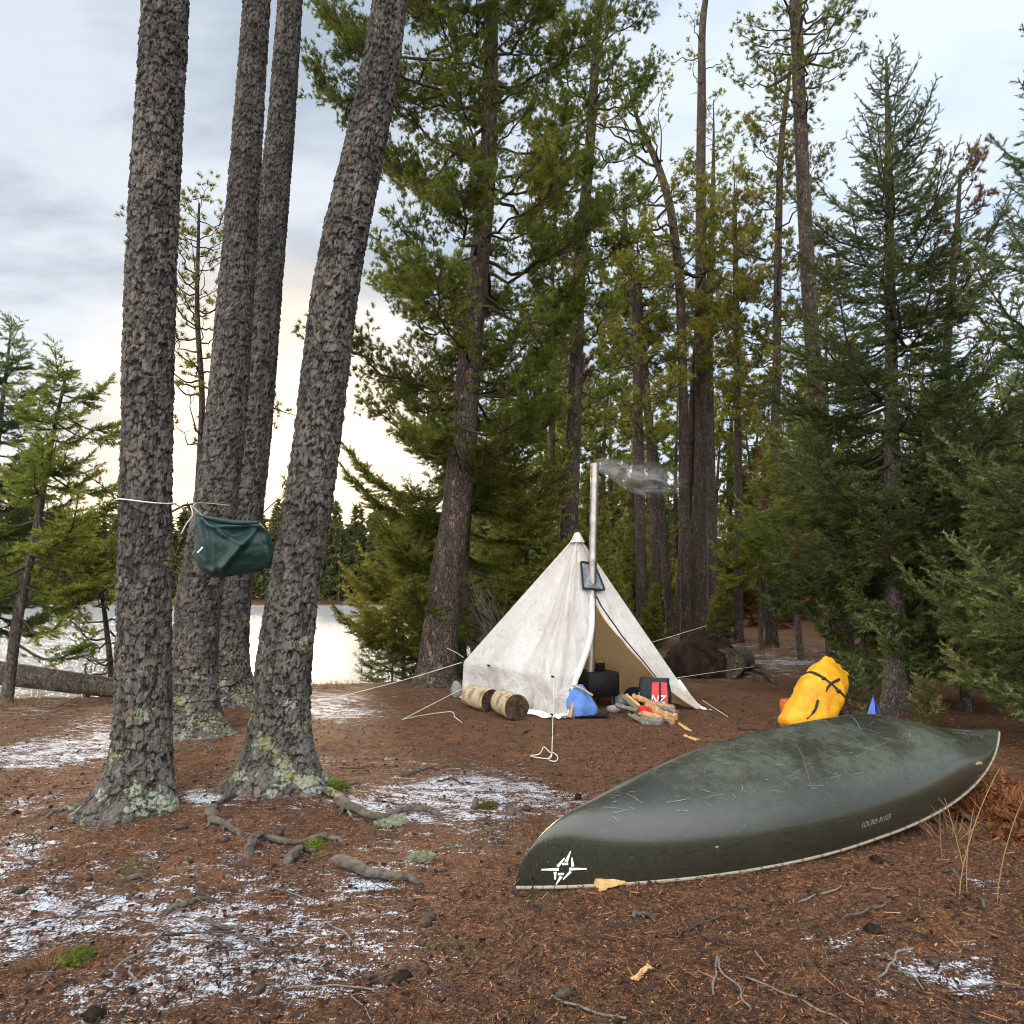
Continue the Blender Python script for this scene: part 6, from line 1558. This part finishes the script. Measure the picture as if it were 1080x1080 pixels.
# green bag
m, nt = mat('green_cloth'); t = NT(nt); co = t.coord(); n1 = t.noise(co, 5., 4.)
c = t.mix(n1, (.004, .020, .018), (.008, .036, .030)); t.out(t.bsdf(c, .55, .35, t.bump(t.math('ADD', t.noise(co, 16., 4., .6), t.math('MULTIPLY', t.noise(co, 200., 2.), .15)), .4, .012))); M['green_cloth'] = m
top = [(0, 541), (.08, 542), (.2, 545.5), (.5, 548.5), (.8, 550.5), (.92, 562), (.98, 577), (1, 588)]
bot = [(0, 588), (.05, 597), (.10, 603), (.2, 608), (.35, 609), (.55, 606), (.75, 602), (.93, 598), (1, 590)]
gb = empty('stuff_bag', P(248, 546, 5.7), 'dark green cloth bag hanging by cord in front of the close pair of pines', 'bag')
nU, nV = 60, 44; U, Vv = np.meshgrid(np.linspace(0, 1, nU), np.linspace(0, 1, nV), indexing='ij')
yt = np.interp(U, *zip(*top)); yb = np.interp(U, *zip(*bot)); PXv = 205 + 86 * U + 5 * (1 - U) ** 4 * (.5 - np.abs(Vv - .5)) ; PYv = yt + (yb - yt) * Vv
thick = .105 * np.clip(np.sin(PI * np.clip(U, .0, 1)), 0, 1) ** .5 * np.clip(np.sin(PI * Vv ** .8), 0, 1) ** .6
def seg(u0, v0, u1, v1, w, a):
    e = A_([u1 - u0, v1 - v0]); q = np.clip(((U - u0) * e[0] + (Vv - v0) * e[1]) / (e @ e), 0, 1); d = np.hypot(U - u0 - q * e[0], (Vv - v0 - q * e[1]) * .75)
    return a * np.exp(-(d / w) ** 2)
fold = seg(.82, .05, .34, .85, .05, .050) + seg(.10, .08, .6, .45, .035, .03) + seg(.80, .06, .15, .16, .03, .035) - seg(.45, .3, .75, .2, .08, .045) + seg(.85, .1, .92, .8, .05, .02) - seg(.12, .2, .2, .8, .05, .03) + seg(.22, .25, .24, .9, .03, .02)
fold += .016 * fbm(np.stack([U.ravel() * 7, Vv.ravel() * 5, 0 * U.ravel()], 1), 3, 4).reshape(U.shape)
env = np.clip(np.minimum(U, 1 - U) / .06, 0, 1) * np.clip(np.minimum(Vv, 1 - Vv) / .06, 0, 1)
front = A_([[P(PXv[i, j], PYv[i, j], 5.7 - thick[i, j] - fold[i, j] * env[i, j]) for j in range(nV)] for i in range(nU)])
back = A_([[P(PXv[i, j], PYv[i, j], 5.7 + thick[i, j] * .8) for j in range(nV)] for i in range(nU)])
g = Acc(); g.add(front.reshape(-1, 3), grid_faces(nU, nV), 0); g.add(back.reshape(-1, 3), grid_faces(nU, nV)[:, ::-1], 0); g.build('bag_body', M['green_cloth'], gb)
g = Acc(); tube(g, smooth_path([front[2, 1], front[14, 2] + A_([0, -.02, .01]), front[30, 2] + A_([0, -.03, .0]), front[47, 2] + A_([0, -.02, .012])], 24), np.interp(np.linspace(0, 1, 24), [0, .5, 1], [.012, .02, .012]), 10); g.build('gathered_rim', M['green_cloth'], gb)
g = Acc(); q = front[3, 30] + A_([0, -.01, 0]); ribbon(g, smooth_path([q + A_([-.01, 0, -.02]), q + A_([.012, -.004, .0]), q + A_([.03, 0, .025])], 8), A_([0, -1., 0]), .012, .006); g.build('white_tag', M['emblem_white'], gb)
# leafless shrubs left of and behind the tent
for i, (px, Yd, h, n_, lab) in enumerate([(545, 11.6, 1.9, 26, 'bare twiggy shrub behind the left shoulder of the tent'), (520, 12.6, 1.5, 20, 'lower bare shrub between the stout pine and the tent'), (100, 10.4, .8, 14, 'bare bush over the water beside the fallen log'), (745, 15.5, .9, 14, 'small bare bush behind the uprooted stump')]):
    q = on_ground((px - 540) / F_ * Yd, Yd); rr = np.random.default_rng(70 + i); g = Acc(); tw, tr_ = [], []
    for k in range(n_):
        a = rr.uniform(0, 6.28); d = nrm(A_([math.cos(a) * .55, math.sin(a) * .55, 1.])); l = h * rr.uniform(.5, 1.1); u = np.linspace(0, 1, 7)
        p = q + np.outer(u * l, d) + np.cumsum(rr.normal(size=(7, 3)), 0) * .02 * l; p[0] = q - A_([0, 0, .03]); tw.append(p); tr_.append(.008 * (1 - .85 * u))
        for _ in range(9):
            j = rr.integers(2, 6); dd = nrm(d + rr.normal(size=3) * .7); l2 = l * rr.uniform(.12, .35)
            p2 = p[j] + np.outer(u * l2, dd) + np.cumsum(rr.normal(size=(7, 3)), 0) * .03 * l2; tw.append(p2); tr_.append(.0042 * (1 - .8 * u))
    tubes(g, A_(tw), A_(tr_), 4, 0); solo('bare_shrub', g, M['grey_bark'] if i < 2 else M['branch_wood'], q, lab, 'shrub')

# ------------------------------------------------------------------ sky, sun, camera
SUN_AZ, SUN_EL = math.radians(-18.), math.radians(11.)
sd = A_([math.sin(SUN_AZ) * math.cos(SUN_EL), math.cos(SUN_AZ) * math.cos(SUN_EL), math.sin(SUN_EL)])
w = bpy.data.worlds.new('World'); S.world = w; w.use_nodes = True
nt = w.node_tree; nt.nodes.clear(); t = NT(nt)
sky = t.n('ShaderNodeTexSky', _sky_type='NISHITA', _sun_disc=False, _sun_elevation=SUN_EL, _sun_rotation=SUN_AZ)
dv = t.coord('Generated')
sx = t.n('ShaderNodeSeparateXYZ', Vector=dv)
den = t.math('MAXIMUM', t.math('ADD', sx.outputs[2], .22), .08)
cv = t.n('ShaderNodeCombineXYZ', X=t.math('DIVIDE', sx.outputs[0], den), Y=t.math('DIVIDE', sx.outputs[1], den), Z=0.).outputs[0]
c1 = t.noise(t.mapping(cv, (1., 1.25, 1), (0, 0, .5), (3.1, .7, 0)), 1.15, 7., .55, .35); c2 = t.noise(t.mapping(cv, (1, 2.2, 1), (0, 0, .5)), 3.2, 5., .55, .5)
cl = t.math('ADD', t.math('MULTIPLY', c1, .75), t.math('MULTIPLY', c2, .25))
right = t.ramp(sx.outputs[0], -.35, .5)
grey = t.mix(right, (2.7, 3.25, 3.9), (4.2, 5.2, 6.5))
white = t.mix(right, (4.8, 5.2, 5.7), (5.8, 6.4, 7.1))
base = t.mix(t.ramp(cl, .41, .59), grey, white)
glow = t.n('ShaderNodeVectorMath', _operation='DOT_PRODUCT', i0=dv, i1=tuple(sd)).outputs['Value']
g1 = t.ramp(glow, .962, 1.0); hz = t.ramp(sx.outputs[2], .18, .03)
warm = t.mix(t.ramp(glow, .90, .99), (7.6, 6.9, 6.3), (10., 7.2, 4.3))
col = t.mix(t.math('MULTIPLY', t.math('MAXIMUM', t.math('MULTIPLY', hz, .75), 0.), 1.), base, warm)
col = t.mix(t.math('MULTIPLY', g1, .5), col, warm)
lobe = t.n('ShaderNodeVectorMath', _operation='DOT_PRODUCT', i0=dv, i1=tuple(nrm(A_([-.38, -.72, .58])))).outputs['Value']  # bright patch added to the sky behind the camera as soft fill light
lb = t.ramp(lobe, .05, .95)
behind = t.math('ADD', 1., t.math('MULTIPLY', lb, 6.2))
col = t.mix(t.math('MULTIPLY', lb, .8), col, (4.7, 4.5, 4.2))
sc_ = t.n('ShaderNodeVectorMath', _operation='SCALE', i0=col, Scale=1.); nt.links.new(behind, sc_.inputs['Scale'])
fin = t.mix(.90, sky.outputs[0], sc_.outputs[0])
bg = t.n('ShaderNodeBackground', Color=fin, Strength=.1)
o = t.n('ShaderNodeOutputWorld'); nt.links.new(bg.outputs[0], o.inputs[0])
sl = bpy.data.lights.new('sun', 'SUN'); sl.energy = 3.2; sl.angle = math.radians(10.); sl.color = (1., .78, .55)
so = bpy.data.objects.new('sun', sl); COL.objects.link(so); so.location = (-8, 25, 12)
so.rotation_euler = Vector(-sd).to_track_quat('-Z', 'Y').to_euler()

cam = bpy.data.cameras.new('camera'); co_ = bpy.data.objects.new('camera', cam); COL.objects.link(co_)
co_.location = (0, 0, H_); co_.rotation_euler = (PI / 2 + PIT, 0, 0)
cam.sensor_width = 36; cam.lens = F_ / 1080 * 36; cam.clip_end = 2000; cam.clip_start = .05
S.camera = co_
S.view_settings.view_transform = 'Standard'; S.view_settings.look = 'None'; S.view_settings.exposure = .75; S.view_settings.gamma = 1.
S.render.engine = 'CYCLES'
S.render.filter_size = 1.1; S.cycles.pixel_filter_type = 'BLACKMAN_HARRIS'; S.cycles.filter_width = 1.1; S.cycles.use_denoising = True; S.cycles.use_adaptive_sampling = True; S.cycles.adaptive_threshold = .025; S.cycles.max_bounces = 4; S.cycles.diffuse_bounces = 2; S.cycles.glossy_bounces = 2; S.cycles.transmission_bounces = 3
S.cycles.volume_bounces = 0; S.cycles.transparent_max_bounces = 4; S.cycles.sample_clamp_indirect = 4.; S.cycles.volume_step_rate = 2.
